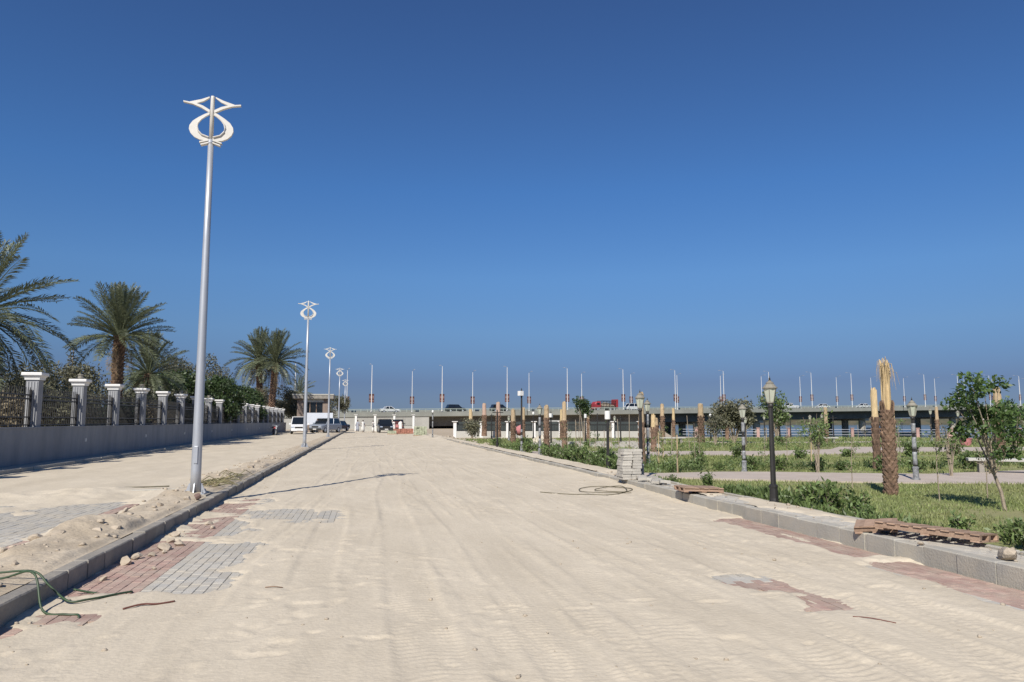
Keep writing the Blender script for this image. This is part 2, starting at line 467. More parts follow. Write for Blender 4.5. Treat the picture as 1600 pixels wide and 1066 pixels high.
road = MB().box(KL-0.05, KR+0.05, 2, 140, -0.11, -0.062).build('road', SAND_D)
struct(road)

def paver_mesh(name, m, l=0.2, w=0.1, h=0.055):
    b = MB(); b.box(-w/2+.002, w/2-.002, -l/2+.002, l/2-.002, -h, -0.004); n = len(b.v)
    b.box(-w/2+.002, w/2-.002, -l/2+.002, l/2-.002, -0.004, 0, taper=0.004)
    b.f = [f for k, f in enumerate(b.f) if k not in (1, 6)]
    return b.mesh(name, m)
def lay_pavers(parent, x0, x1, y0, y1, expo, zt, redf, thresh, nmax):
    cand = []
    for i in range(int((x1-x0)/0.1)):
        for j in range(int((y1-y0)/0.2)+1):
            cand.append((x0+0.05+i*0.1, y0+(0.1 if i % 2 else 0)+j*0.2))
    A = np.array(cand)
    e = np.zeros(len(A))
    for ox, oy in ((0, 0), (0.12, 0), (-0.12, 0), (0, 0.16), (0, -0.16)):
        e = np.maximum(e, expo(A[:, 0]+ox, A[:, 1]+oy))
    keep = A[e > thresh]; ev = e[e > thresh]
    size = ev/(keep[:, 1]**2+keep[:, 0]**2)
    order = np.argsort(-size)
    mr = paver_mesh('paver', PAV_R); mg = paver_mesh('paver', PAV_G)
    rest = {True: MB(), False: MB()}
    for q, idx in enumerate(order):
        x, y = keep[idx]; red = redf(x, y); z = zt+random.uniform(-.003, .002)
        if q < nmax:
            o = link('paver', mr if red else mg, parent, (x, y, z), (random.uniform(-.012, .012), random.uniform(-.012, .012), random.uniform(-.008, .008)))
        else:
            rest[red].box(x-.048, x+.048, y-.098, y+.098, z-.055, z, taper=0.001)
    for red, b in rest.items():
        if b.v: struct(b.build('paver_field', PAV_R if red else PAV_G, parent), 'stuff')
lay_pavers(road, KL, KR, 3.8, 17.0, exposed_road, 0.0, lambda x, y: x < -2.05 or x > 5.55 or (3.3 < x < 4.4 and y < 7.1), 0.35, 290)

# ------------------------------------------------------------------ promenade on the left
FX = -9.95                            # road face of the fence wall
def exposed_prom(X, Y):
    e = rect(X, Y, -5.6, -3.78, 6.0, 14.5, 0.22)*1.1*sstep(0.40, 0.56, fbm(X*0.9+4, Y*0.5+2))
    e = np.maximum(e, rect(X, Y, -4.2, -3.74, 5.0, 14.2, 0.12)*1.1)
    e = np.maximum(e, rect(X, Y, -8.4, -4.2, 13.2, 15.6, 0.4)*0.95*sstep(0.33, 0.55, fbm(X*0.7+14, Y*0.6+2)))
    return e
def sand_prom(X, Y):
    e = exposed_prom(X, Y)
    z = 0.022+0.05*(fbm(X*0.6+7, Y*0.4, 4)-0.42)+0.02*(fbm(X*4.1, Y*3.7, 4)-0.5)
    strip = sstep(-4.05, -3.6, X)
    z = z+strip*(0.05*(fbm(X*3.1+5, Y*2.3, 4)-0.45)+0.02*(fbm(X*11, Y*9, 2)-0.5))
    for mx, my, r, h in ((-3.40, 11.0, .42, .15), (-3.62, 10.4, .3, .09), (-5.1, 15.6, .9, .13), (-6.6, 15.2, .8, .07), (-3.5, 15.6, .5, .09), (-3.45, 19.5, .6, .12), (-3.5, 21.5, .5, .10), (-3.6, 9.0, .35, .05), (-3.5, 25, .6, .09)):
        z = z+h*np.exp(-(((X-mx)/r)**2+((Y-my)/(r*1.35))**2))*(0.75+0.5*fbm(X*5, Y*5, 3))
    z = np.maximum(z, 0.004)
    z = z*sstep(KL-0.17, KL-0.3, X)+0.004
    return PROM+z-e*(0.04+0.03*fbm(X*5.1, Y*4.3, 3))
prom = MB().box(-9.4, KL-0.16, 2, 140, -0.11, PROM-0.062).build('promenade', SAND_D)
struct(prom)
struct(grid_sheet('promenade_sand', np.linspace(-9.4, -3.72, 110), geo_rows(4.5, 140, 0.005), sand_prom, SAND))
VERGE = mat('verge_soil', (0.52, 0.445, 0.34), (0.40, 0.33, 0.24), scale=1.4, rough=0.95, bump=0.6, bscale=22, spec=0.12, fine=0.16)
struct(grid_sheet('verge_soil', np.linspace(-3.72, KL-0.152, 40), geo_rows(4.5, 140, 0.005), sand_prom, VERGE))
lay_pavers(prom, -8.4, -3.74, 5.0, 15.8, exposed_prom, PROM, lambda x, y: x > -4.0, 0.35, 290)
# kerbs
def kerb(name, x0, x1, ztop, y0, y1, step, m, nparts):
    k = MB().box(x0+.01, x1-.01, y0, y1, -0.2, ztop-0.03).build(name, m)
    struct(k)
    ms = [MB().box(x0, x1, -step/2+.005, step/2-.005, -0.15, ztop-0.012).box(x0, x1, -step/2+.005, step/2-.005, ztop-0.012, ztop, taper=0.012).mesh('kerb_stone', m) for _ in range(1)]
    rest = MB(); y = y0+step/2; q = 0
    while y < y1-0.01:
        if q < nparts:
            link('kerb_stone', ms[0], k, (random.uniform(-.007, .007), y, random.uniform(-.012, .004)), (0, 0, random.uniform(-.006, .006)))
        else:
            d = random.uniform(-.006, .006)
            rest.box(x0+d, x1+d, y-step/2+.008, y+step/2-.008, -0.15, ztop+random.uniform(-.008, .003), taper=0.006)
        y += step; q += 1
    if rest.v: struct(rest.build('kerb_run', m, k), 'stuff')
    return k
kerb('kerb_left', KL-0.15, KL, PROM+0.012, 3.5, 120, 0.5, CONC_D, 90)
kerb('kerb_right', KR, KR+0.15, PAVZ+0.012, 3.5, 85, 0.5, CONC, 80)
kerb('kerb_fence', -9.45, -9.30, 0.31, 15, 100, 0.8, CONC, 30)
struct(MB().box(FX-0.2, -9.44, 14, 101, -0.1, 0.305).build('fence_pavement', CONC))

# ------------------------------------------------------------------ pavement strip on the right
PB = 6.95
def exposed_pav(X, Y):
    return sstep(0.42, 0.5, fbm(X*1.6+2, Y*0.8+5, 4))*(Y < 20)+0.0*X
def sand_pav(X, Y):
    e = exposed_pav(X, Y)
    z = PAVZ+0.02+0.035*(fbm(X*2+3, Y*1.1, 4)-0.45)+0.05*sstep(15, 19, Y)*fbm(X*2, Y*0.6)*sstep(KR+0.1, KR+0.4, X)
    z = z-e*(0.035+0.03*fbm(X*5, Y*4, 3))
    return z
pav = MB().box(KR+0.14, PB+0.01, 3, 85, -0.11, PAVZ-0.062).build('pavement_right', SAND_D)
struct(pav)
struct(grid_sheet('pavement_sand', np.linspace(KR+0.152, PB, 24), geo_rows(4.5, 85, 0.007), sand_pav, SAND))
lay_pavers(pav, KR+0.15, PB, 5.0, 18.0, exposed_pav, PAVZ, lambda x, y: False, 0.3, 270)
kerb('lawn_edging', PB+0.004, PB+0.075, PAVZ+0.022, 4.0, 70, 0.6, CONC, 40)

# ------------------------------------------------------------------ lawn and paths
P1 = [(7.05, 18.6), (7.74, 18.4), (8.76, 17.6), (9.82, 17.0), (11.32, 16.15), (13.01, 15.4), (15.5, 14.6), (19, 13.8), (24, 13.5), (24, 19), (19.57, 18.9), (15.15, 18.0), (13.23, 18.75), (11.39, 19.6), (9.95, 19.9), (8.2, 19.7), (7.05, 20.2)]
P2 = [(7.05, 28.5), (9.5, 29.0), (13.28, 30.0), (17.07, 29.4), (20.15, 29.4), (24.27, 30.4), (34, 32), (48, 33), (48, 35.5), (34, 35.5), (28.9, 36.6), (26.2, 37.8), (23.5, 34.6), (19.2, 33.1), (14.94, 33.8), (10, 34.6), (7.05, 35.2)]
P3 = [(14, 49), (19.66, 49.8), (27.1, 45.6), (31.4, 44.9), (38, 45.6), (52, 43), (52, 45), (38, 47.8), (31.4, 46.8), (27.1, 47.4), (19.7, 51.8), (14, 51.4)]
def inpoly(px, py, poly):
    r = np.zeros(px.shape, bool); k = len(poly)
    for i in range(k):
        x1, y1 = poly[i]; x2, y2 = poly[(i+1) % k]
        c = ((y1 > py) != (y2 > py))
        if y1 != y2: r ^= c & (px < (x2-x1)*(py-y1)/(y2-y1)+x1)
    return r
def lawnz(X, Y):
    return LAWNZ-0.05+0.10*fbm(X*0.35, Y*0.3+40, 3)
def lawn_keep(X, Y):
    return lawnz(X, Y)
lx = np.linspace(PB+0.07, 75, 150); ly = geo_rows(4.0, 66, 0.014)
X, Y = np.meshgrid(lx, ly)
Zl = lawnz(X, Y)
shore = (X-29.5)*(56-67.8)/(58.5-29.5)+67.8            # y of the water's edge at X
vv = np.stack([X, Y, Zl], -1).reshape(-1, 3)
i = np.arange(len(ly)-1)[:, None]*len(lx)+np.arange(len(lx)-1)[None, :]
f = np.stack([i, i+1, i+len(lx)+1, i+len(lx)], -1).reshape(-1, 4)
ok = (Y < np.minimum(shore-3.0, 62)).reshape(-1)
f = f[ok[f].all(1)]
struct(link('lawn', np_mesh('lawn', vv, f, LAWN, True)))
for nm, P in (('garden_path', P1), ('garden_path', P2), ('garden_path', P3)):
    k = len(P); b = MB()
    b.v = [(x, y, 0.165) for x, y in P]+[(x, y, 0.0) for x, y in P]
    b.f = [tuple(range(k))]+[(j, j+k, (j+1) % k+k, (j+1) % k) for j in range(k)]
    struct(b.build(nm, PATHM))
# promenade slab by the water
q = MB()
q.v = [(24, 66.2, .1), (29.8, 67.3, .1), (58.5, 55.6, .1), (100, 40, .1), (100, 36, .1), (57, 52.2, .1), (29.0, 63.6, .1), (24, 62.4, .1)]
q.v += [(x, y, -1.0) for x, y, z in q.v]
q.f = [tuple(range(7, -1, -1))]+[(j, (j+1) % 8, (j+1) % 8+8, j+8) for j in range(8)]
struct(q.build('waterside_walk', PATHM))

def blades(nb, xr, yr, h, wd, seed, polys, m, name, clump=None):
    r = np.random.default_rng(seed)
    yy = yr[0]*np.exp(r.random(nb)*math.log(yr[1]/yr[0]))
    xx = xr[0]+(xr[1]-xr[0])*r.random(nb)
    ok = np.ones(nb, bool)
    for P in polys: ok &= ~inpoly(xx, yy, P)
    dens = fbm(xx*0.5+3, yy*0.5, 3)
    ok &= r.random(nb) < sstep(0.25, 0.55, dens)
    xx = xx[ok]; yy = yy[ok]; k = len(xx)
    z = lawnz(xx, yy)-0.005
    hh = h*(0.5+r.random(k))*(0.6+0.8*fbm(xx*0.8, yy*0.8+5, 2)); a = r.random(k)*6.283; sc = 1+yy/14
    dx = np.cos(a)*wd*sc; dy = np.sin(a)*wd*sc; lx_ = (r.random(k)-.5)*hh*1.2; ly_ = (r.random(k)-.5)*hh*1.2
    V = np.stack([np.stack([xx-dx, yy-dy, z], -1), np.stack([xx+dx, yy+dy, z], -1), np.stack([xx+lx_, yy+ly_, z+hh], -1)], 1).reshape(-1, 3)
    return link(name, np_mesh(name, V, np.arange(k*3).reshape(-1, 3), m))
o = blades(170000, (PB+0.1, 26), (5.5, 30), 0.055, 0.006, 3, (P1, P2), GRASS, 'lawn_grass')
tag(o, 'short patchy green grass of the garden lawn', 'grass'); struct(o, 'stuff')
o = blades(60000, (PB+0.1, 48), (28, 60), 0.11, 0.010, 4, (P1, P2, P3), GRASS, 'far_lawn_grass')
tag(o, 'rougher grass between the far garden paths', 'grass'); struct(o, 'stuff')

# ------------------------------------------------------------------ leaves
def leaf_mesh(name, pos, size, m, seed=0, up=0.4, narrow=0.45):
    r = np.random.default_rng(seed); k = len(pos)
    d = r.normal(size=(k, 3)); d[:, 2] += up; d /= np.linalg.norm(d, axis=1)[:, None]
    t = r.normal(size=(k, 3)); s = np.cross(d, t); s /= np.linalg.norm(s, axis=1)[:, None]
    nn = np.cross(d, s)
    L = (size*(0.6+0.8*r.random(k)))[:, None]
    a = pos; c = pos+d*L; mid = pos+d*L*0.5-nn*L*0.08
    b = mid+s*L*narrow*0.5+nn*L*0.12; e = mid-s*L*narrow*0.5+nn*L*0.12
    V = np.stack([a, b, c, e], 1).reshape(-1, 3)
    return np_mesh(name, V, np.arange(k*4).reshape(-1, 4), m)
def clump_points(centers, radii, per, seed, shell=0.55):
    r = np.random.default_rng(seed); out = []
    for c, ra in zip(centers, radii):
        k = int(per*(np.mean(ra) if hasattr(ra, '__len__') else ra)**2)+4
        v = r.normal(size=(k, 3)); v /= np.linalg.norm(v, axis=1)[:, None]
        out.append(np.array(c)+v*np.array(ra)*(shell+(1-shell)*r.random(k)**0.5)[:, None])
    return np.concatenate(out)

# bushy garden shrubs: upright stems with leaves
def shrub_meshes(seed, h, spread, stems, leaf, m):
    rnd = random.Random(seed); b = MB(); pts = []
    for k in range(stems):
        a = rnd.uniform(0, 6.283); ln = h*rnd.uniform(.55, 1.0); sp = spread*rnd.uniform(.2, 1.0)
        x0, y0 = rnd.gauss(0, .05), rnd.gauss(0, .05)
        path = [(x0+math.cos(a)*sp*t**1.3, y0+math.sin(a)*sp*t**1.3, ln*t) for t in (0, .35, .7, 1)]
        b.tube(path, [.007, .006, .004, .002], 4, False)
        for q in range(rnd.randint(16, 26)):
            t = rnd.uniform(.12, 1.02)
            pts.append((x0+math.cos(a)*sp*t**1.3+rnd.gauss(0, .035), y0+math.sin(a)*sp*t**1.3+rnd.gauss(0, .035), max(.01, ln*t+rnd.gauss(0, .02))))
    return b.mesh('stem', BARK_P), leaf_mesh('foliage', np.array(pts), leaf, m, seed, up=0.7, narrow=0.42)
SHR = [shrub_meshes(1, .42, .22, 16, .10, LEAF_S), shrub_meshes(2, .34, .26, 18, .09, LEAF_S), shrub_meshes(3, .26, .16, 9, .09, LEAF_S),
       shrub_meshes(4, .5, .3, 26, .11, LEAF_S), shrub_meshes(5, .2, .14, 7, .08, LEAF_S)]
def shrub(kind, x, y, s, label, group):
    t = thing('garden_shrub', label, 'shrub', (x, y, float(lawnz(np.array([x]), np.array([y]))[0])-0.01), random.uniform(0, 6.28), group)
    t.scale = (s, s, s*random.uniform(.85, 1.1))
    link('stem', SHR[kind][0], t); link('foliage', SHR[kind][1], t)
    return t

# ------------------------------------------------------------------ boundary fence on the left
fence = thing('boundary_fence', 'long grey-blue wall with white-capped pillars and black railings, lower than the palms', 'fence', (FX, 14, 0.3))
def fl(mb): # fence meshes are made in world coordinates
    mb.v = [(x-FX, y-14, z-0.3) for x, y, z in mb.v]; return mb
fl(MB().box(FX-0.30, FX, 14, 100, 0.2, 1.37)).build('wall', WALLP, fence)
fl(MB().box(FX-0.33, FX+0.02, 14, 100, 1.37, 1.42)).build('wall_coping', WALLP, fence)
def pillar_meshes():
    b = MB()
    b.box(-.18, .18, -.18, .18, 0, 1.46)
    fb = MB()
    for s in (-1, 1):                                    # raised pale flutes on the faces along the fence
        for k in range(4):
            x = -.126+k*.084
            fb.box(x-.018, x+.018, .18 if s > 0 else -.195, .195 if s > 0 else -.18, .08, 1.40)
    for k in range(3):
        y = -.11+k*.11
        fb.box(-.195, -.18, y-.03, y+.03, .08, 1.40)
    cap = MB()
    cap.box(-.215, .215, -.215, .215, 1.46, 1.52).rings([[(sx*r, sy*r, z) for sx, sy in ((-1, -1), (1, -1), (1, 1), (-1, 1))] for r, z in ((.225, 1.522), (.235, 1.55), (.265, 1.58), (.29, 1.60), (.29, 1.67), (.28, 1.69))])
    lp = MB().lathe([(.07, 1.69), (.07, 1.73), (.10, 1.74), (.10, 1.78), (.085, 1.785), (.085, 1.83), (.11, 1.84), (.11, 1.865), (.03, 1.88)], 10)
    return b.mesh('pillar', PILL), cap.mesh('cap', WHITE), lp.mesh('pillar_lamp', BRONZE), fb.mesh('flutes', mat('flute_paint', (0.38, 0.385, 0.39), (0.29, 0.295, 0.30), scale=4, rough=.8))
PM = pillar_meshes()
PY = [18.2+3.8*k for k in range(22)]
sock = MB().box(-.004, .02, -.045, .045, -.06, .06).mesh('wall_socket', WHITE)
for k, y in enumerate(PY):
    p = link('pillar', PM[0], fence, (-.15-.1, y-14, 1.12))
    link('cap', PM[1], p); link('flutes', PM[3], p)
    if k % 2 == 1: link('pillar_lamp', PM[2], p)
    if k % 2 == 1: link('wall_socket', sock, fence, (0.003, y-14+0.1, .62))
barm = MB().box(-.009, .009, -.009, .009, 0, 1.22).mesh('bar', IRON)
for k in range(len(PY)-1):
    y0, y1 = PY[k]+.20, PY[k+1]-.20
    b = MB()
    for z, hh in ((.06, .035), (.30, .04), (.86, .045), (.98, .045)):
        b.box(-.024, .024, y0-14, y1-14, z-hh/2+1.12, z+hh/2+1.12)
    for yy in (y0+.05, y1-.05):
        b.box(-.03, .03, yy-.03-14, yy+.03-14, 1.12, 1.12+1.15)
    rl = b.build('railing', IRON, fence, loc=(-.25, 0, 0))
    nb = 22; rest = MB()
    for j in range(nb):
        yy = y0+(y1-y0)*(j+.5)/nb-14
        if k < 8: link('bar', barm, rl, (0, yy, 1.12))
        else: rest.box(-.009, .009, yy-.009, yy+.009, 1.12, 2.34)
    if rest.v: struct(rest.build('bar_row', IRON, rl), 'stuff')

# ------------------------------------------------------------------ tall street lamps
def extr(poly, y0, y1): return MB().plate(poly, y0, y1)
def street_lamp(label, y):
    H = 8.0
    t = thing('street_lamp', label, 'street lamp', (-3.17, y, PROM), 0, 'tall ornamental lamps along the left kerb')
    MB().box(-.24, .24, -.24, .24, -.1, .035).build('footing', CONC, t)
    MB().box(-.19, .19, -.19, .19, .036, .056).build('base_plate', GALV, t)
    for a in range(4):
        gs = MB().plate([(.09, .056), (.185, .056), (.185, .075), (.115, .24), (.09, .24)], -.008, .008)
        gs.build('gusset', GALV, t, rz=a*math.pi/2+math.pi/4*0)
        MB().lathe([(.022, .056), (.022, .085), (.012, .087), (.012, .12)], 6).build('bolt', GALV, t, loc=(.15*(1 if a in (0, 3) else -1), .15*(1 if a < 2 else -1), 0))
    MB().lathe([(.098, .056), (.095, .5), (.084, 2.5), (.068, 5), (.055, 7.06)], 16).build('pole', GALV, t, smooth=True)
    MB().lathe([(.043, 7.03), (.041, H-.04), (.038, H), (.015, H+.01)], 12).build('mast', LAMPW, t, smooth=True)
    MB().box(-.035, .035, -.106, -.09, .62, .95).build('access_door', GALV, t, bevel=.006)
    MB().lathe([(.060, 7.0), (.064, 7.01), (.064, 7.07), (.058, 7.08)], 16).build('collar', GALV, t)
    for s in (-1, 1):
        def sh(p):
            q = [(s*u*.85, H+v*.86) for u, v in p]
            return q if s > 0 else q[::-1]
        outer = [(.04, -1.06), (.12, -1.10), (.25, -1.085), (.37, -1.03), (.46, -.94), (.50, -.84), (.49, -.75), (.42, -.64), (.30, -.545), (.16, -.455), (.05, -.40)]
        inner = [(.05, -.45), (.13, -.50), (.23, -.58), (.30, -.68), (.325, -.78), (.30, -.88), (.22, -.975), (.04, -1.03)]
        MB().plate(sh(outer+inner), -.03, .03).build('ring_half', LAMPW, t)
        MB().tube([(s*u*.85, -.045, H+v*.86) for u, v in [(.05, -.47), (.13, -.52), (.225, -.60), (.29, -.69), (.312, -.78), (.29, -.875), (.21, -.965), (.05, -1.02)]], .016, 6).build('inner_ring', LAMPW, t)
        MB().plate(sh([(.65, -.195), (.65, -.165), (.5, -.185), (.35, -.21), (.2, -.26), (.05, -.35), (.05, -.42), (.25, -.305), (.45, -.228)][::-1]), -.035, .035).build('lower_wing', LAMPW, t)
        MB().plate(sh([(.07, -.05), (.2, -.145), (.35, -.205), (.52, -.20), (.5, -.175), (.25, -.10), (.07, -.02)]), -.028, .028).build('upper_wing', LAMPW, t)
        MB().plate(sh([(.04, -1.105), (.25, -1.165), (.25, -1.135), (.04, -1.07)]), -.05, .05).build('chevron', LAMPW, t)
        MB().plate(sh([(.04, -1.165), (.22, -1.22), (.22, -1.19), (.04, -1.13)]), -.05, .05).build('chevron', LAMPW, t)
    return t
street_lamp('nearest tall grey lamp post with white ornamental top, standing by the left kerb', 15.4)
for k in range(1, 5):
    street_lamp(f'{ORD[k]} tall white-topped ornamental lamp post from the front, on the left kerb strip', 15.4+26.4*k)

# ------------------------------------------------------------------ date palms behind the fence
def frond_mesh(L, droop, seed, m, nl=58, ll=0.40):
    rnd = random.Random(seed); b = MB()
    def P(t): return Vector((L*(t-droop*.18*t**3), 0, L*(.10*t-droop*t*t*.62)))
    b.tube([P(t) for t in (0, .25, .5, .75, 1)], [.028, .022, .016, .010, .004], 4, False)
    for i in range(nl):
        t = .14+.86*i/(nl-1)
        p = P(t); d = (P(min(1, t+.02))-P(t-.02)).normalized()
        ln = ll*L/2.6*(math.sin(min(1, (t-.05)*1.6)*1.35)*1.0)*(1 if t < .8 else 1-.5*(t-.8)/.2)*rnd.uniform(.85, 1.15)
        for s in (-1, 1):
            dirn = (d*.62+Vector((0, s*.72, 0))+Vector((0, 0, rnd.uniform(.05, .5)))).normalized()
            wv = d.cross(dirn).normalized()*0+d*.027*L/2.6
            tip = p+dirn*ln+Vector((0, 0, -ln*.22*rnd.uniform(.3, 1.5)))
            mid = p+dirn*ln*.5
            n = len(b.v)
            b.v += [p, mid+wv, tip, mid-wv*.6]; b.f.append((n, n+1, n+2, n+3))
    return b.mesh('frond', m)
FR = [frond_mesh(2.6, .15, 1, FROND), frond_mesh(2.6, .4, 2, FROND), frond_mesh(2.6, .75, 3, FROND), frond_mesh(2.6, 1.0, 4, FROND)]
FRD = [frond_mesh(2.4, 1.0, 5, FROND_DRY, 34), frond_mesh(2.2, .8, 6, FROND_DRY, 34)]
def palm_trunk(h, r, seed, scales=True, lean=(0, 0)):
    rnd = random.Random(seed); b = MB()
    n = max(6, int(h/.35)); cen = lambda t: (lean[0]*t*t, lean[1]*t*t)
    b.rings([[(cen(i/n)[0]+r*(1.25-.3*i/n if i < 2 else .95+.04*math.sin(i*3.1))*math.cos(2*math.pi*j/10), cen(i/n)[1]+r*(1.25-.3*i/n if i < 2 else .95+.04*math.sin(i*3.1))*math.sin(2*math.pi*j/10), h*i/n) for j in range(10)] for i in range(n+1)])
    if scales:
        rows = int(h/.16)
        for k in range(rows):
            z = h*(k+.3)/rows; cx, cy = cen(z/h)
            for j in range(8):
                a = 2*math.pi*(j+(k % 2)*.5)/8+rnd.uniform(-.08, .08)
                o0, o1 = r*.88, r*1.22*rnd.uniform(.92, 1.1); wd = r*.36; hh = .15*rnd.uniform(.8, 1.2)
                ca, sa = math.cos(a), math.sin(a)
                q = lambda rr, tt, zz: (cx+ca*rr-sa*tt, cy+sa*rr+ca*tt, zz)
                m0 = len(b.v)
                b.v += [q(o0, -wd, z-.04), q(o0, wd, z-.04), q(o0, wd*.7, z+hh*.8), q(o0, -wd*.7, z+hh*.8), q(o1, -wd*.5, z+hh*.75), q(o1, wd*.5, z+hh*.75)]
                b.f += [(m0, m0+1, m0+5, m0+4), (m0+4, m0+5, m0+2, m0+3), (m0, m0+4, m0+3), (m0+1, m0+2, m0+5)]
    return b.mesh('trunk', BARK)
def date_palm(label, x, y, h, scale, nf, emax, emin, seed, r=.22, dry=4, lean=(0, 0), bias=0.0):
    rnd = random.Random(seed)
    t = thing('date_palm', label, 'palm tree', (x, y, 0), 0, 'date palms behind the boundary fence')
    link('trunk', palm_trunk(h, r, seed, lean=lean), t)
    for k in range(nf):
        u = (k+.5)/nf
        el = emax+(emin-emax)*u**(.85)+rnd.uniform(-7, 7); az = k*2.39996+rnd.uniform(-.2, .2)
        mi = 0 if el > 55 else (1 if el > 20 else (2 if el > -8 else 3))
        o = link('frond', FR[mi], t, (lean[0], lean[1], h-.15*u-.02), (R(rnd.uniform(-18, 18)), -R(el+bias), az))
        s = scale*rnd.uniform(.86, 1.1); o.scale = (s, s, s)
    for k in range(dry):
        o = link('frond', FRD[k % 2], t, (lean[0], lean[1], h-.35), (0, R(rnd.uniform(15, 50)), rnd.uniform(0, 6.28)))
        o.scale = (scale*.8,)*3; o['label'] = 'dry brown hanging frond'
    return t
date_palm('large date palm with arching fronds at the left edge of the picture', -15.0, 32.2, 5.75, 1.5, 66, 88, -42, 11, dry=8, r=.3)
date_palm('date palm with thick brown trunk and upright fan of fronds, above the fence', -13.15, 43.4, 6.2, 1.12, 84, 88, -4, 12, r=.28, dry=3)
date_palm('darker, lower date palm just right of the thick-trunked palm', -13.6, 51.0, 4.6, 1.08, 66, 86, -25, 13, r=.26, dry=6)
date_palm('left palm of the tall pair by the second street lamp', -13.2, 99.5, 9.4, 1.6, 64, 86, -22, 14, r=.36, dry=6, lean=(-.3, 0))
date_palm('right palm of the tall pair by the second street lamp', -11.6, 98.0, 9.0, 1.65, 70, 88, -16, 15, r=.38, dry=5, lean=(.35, 0))
date_palm('small far palm rising beside the guard hut roof', -10.6, 128, 6.3, 1.2, 34, 84, -25, 16, r=.3, dry=3)

# ------------------------------------------------------------------ broad trees and bushes behind the fence
def limb_tree(seed, h, trunk_r, nb, spread, m):
    rnd = random.Random(seed); b = MB(); tips = []
    b.tube([(0, 0, -.2), (rnd.uniform(-.1, .1), rnd.uniform(-.1, .1), h*.25), (rnd.uniform(-.2, .2), rnd.uniform(-.2, .2), h*.5)], [trunk_r, trunk_r*.8, trunk_r*.6], 8)
    for k in range(nb):
        a = k*2.4+rnd.uniform(-.4, .4); z0 = h*rnd.uniform(.22, .5); l = spread*rnd.uniform(.55, 1); zt = h*rnd.uniform(.55, 1.0)
        tip = (math.cos(a)*l, math.sin(a)*l, zt)
        b.tube([(0, 0, z0), (tip[0]*.45, tip[1]*.45, z0+(zt-z0)*.55), tip], [trunk_r*.45, trunk_r*.28, trunk_r*.08], 5, False)
        tips.append(tip)
        for j in range(3):
            a2 = a+rnd.uniform(-.9, .9); t2 = (tip[0]*.6+math.cos(a2)*l*.5, tip[1]*.6+math.sin(a2)*l*.5, zt*rnd.uniform(.75, 1.05))
            b.tube([(tip[0]*.5, tip[1]*.5, z0+(zt-z0)*.6), t2], [trunk_r*.2, trunk_r*.05], 4, False); tips.append(t2)
    return b.mesh('trunk', m), tips
def leafy_tree(name, label, x, y, h, spread, leafm, seed, leaf=.16, per=420, cl=.75, trunk_r=.16, nb=9, cat='tree', group='trees and bushes behind the boundary fence', barkm=None, z=0):
    t = thing(name, label, cat, (x, y, z), random.uniform(0, 6.28), group)
    tm, tips = limb_tree(seed, h*.9, trunk_r, nb, spread, barkm or BARK_P)
    link('trunk', tm, t)
    rnd = random.Random(seed+50)
    rad = [cl*rnd.uniform(.5, 1.1) for _ in tips]
    link('crown', leaf_mesh('crown', clump_points(tips, [(r*1.15, r*1.15, r*.8) for r in rad], per, seed, .35), leaf, leafm, seed, up=.2, narrow=.5), t)
    return t
leafy_tree('dense_tree', 'large dense dark green tree above the fence behind the nearest lamp post', -13.2, 60, 5.3, 3.1, LEAF_D, 21, leaf=.20, per=900, cl=1.25, nb=15)
leafy_tree('sparse_tree', 'greyer loose-topped tree rising behind the dense dark tree', -15.0, 69, 8.2, 2.4, LEAF_O, 22, leaf=.17, per=260, cl=1.0, nb=12)
leafy_tree('dense_tree', 'smaller green tree between the dense dark tree and the palm pair', -12.8, 78, 5.0, 2.6, LEAF_D, 23, leaf=.2, per=700, cl=1.1, nb=12)
leafy_tree('dry_bush', 'rounded dry tan bush at the foot of the palm pair', -13.6, 92, 5.2, 1.7, LEAF_DRY, 24, leaf=.17, per=700, cl=1.0, nb=11, cat='bush')
leafy_tree('olive_tree', 'hazy olive tree behind the fence, left of the thick-trunked palm', -17.5, 46, 4.9, 2.6, LEAF_O, 25, leaf=.15, per=420, cl=1.0, nb=12)
leafy_tree('olive_tree', 'hazy olive tree behind the fence, next to the large left-edge palm', -17.0, 38, 4.2, 2.4, LEAF_O, 26, leaf=.15, per=420, cl=.95, nb=12)
leafy_tree('olive_tree', 'pale olive tree in front of the darker low palm', -12.6, 48.5, 4.0, 1.9, LEAF_O, 27, leaf=.13, per=420, cl=.8, nb=12)
leafy_tree('olive_tree', 'dull green tree between the palm pair and the guard hut', -11.8, 108, 6.4, 3.0, LEAF_O, 28, leaf=.2, per=420, cl=1.1, nb=12)
leafy_tree('olive_tree', 'dull green tree right behind the guard hut', -5.6, 122, 6.0, 2.6, LEAF_O, 29, leaf=.2, per=420, cl=1.0, nb=12)
t = thing('cypress_tree', 'slim pointed conifer tip rising above the olive trees', 'tree', (-19.2, 54, 0), 0)
MB().tube([(0, 0, -.2), (0, 0, 3), (.05, 0, 6.5)], [.14, .09, .02], 6).build('trunk', BARK_P, t)
cz = np.linspace(1.0, 6.6, 26)
link('crown', leaf_mesh('crown', clump_points([(random.uniform(-.1, .1), random.uniform(-.1, .1), z) for z in cz], [(.75*(1-(z/7.0)**1.6)+.08,)*3 for z in cz], 420, 5, .3), .16, LEAF_O, 5, up=.8), t)
for k in range(15):                     # hedge of separate bushes right behind the railings
    y = 17+k*5.6
    m = [LEAF_DRY, LEAF_O, LEAF_D][(k*7) % 3 if k > 7 else (0, 1, 0, 1, 2, 0, 1, 2)[k]]
    leafy_tree('hedge_bush', f'{ORD[k]} bush from the near end, seen through the fence railings', -12.3-random.uniform(0, .8), y, 2.35+random.uniform(-.2, .4), 1.35, m, 60+k, leaf=.15, per=620, cl=.95, trunk_r=.07, nb=10, cat='bush')

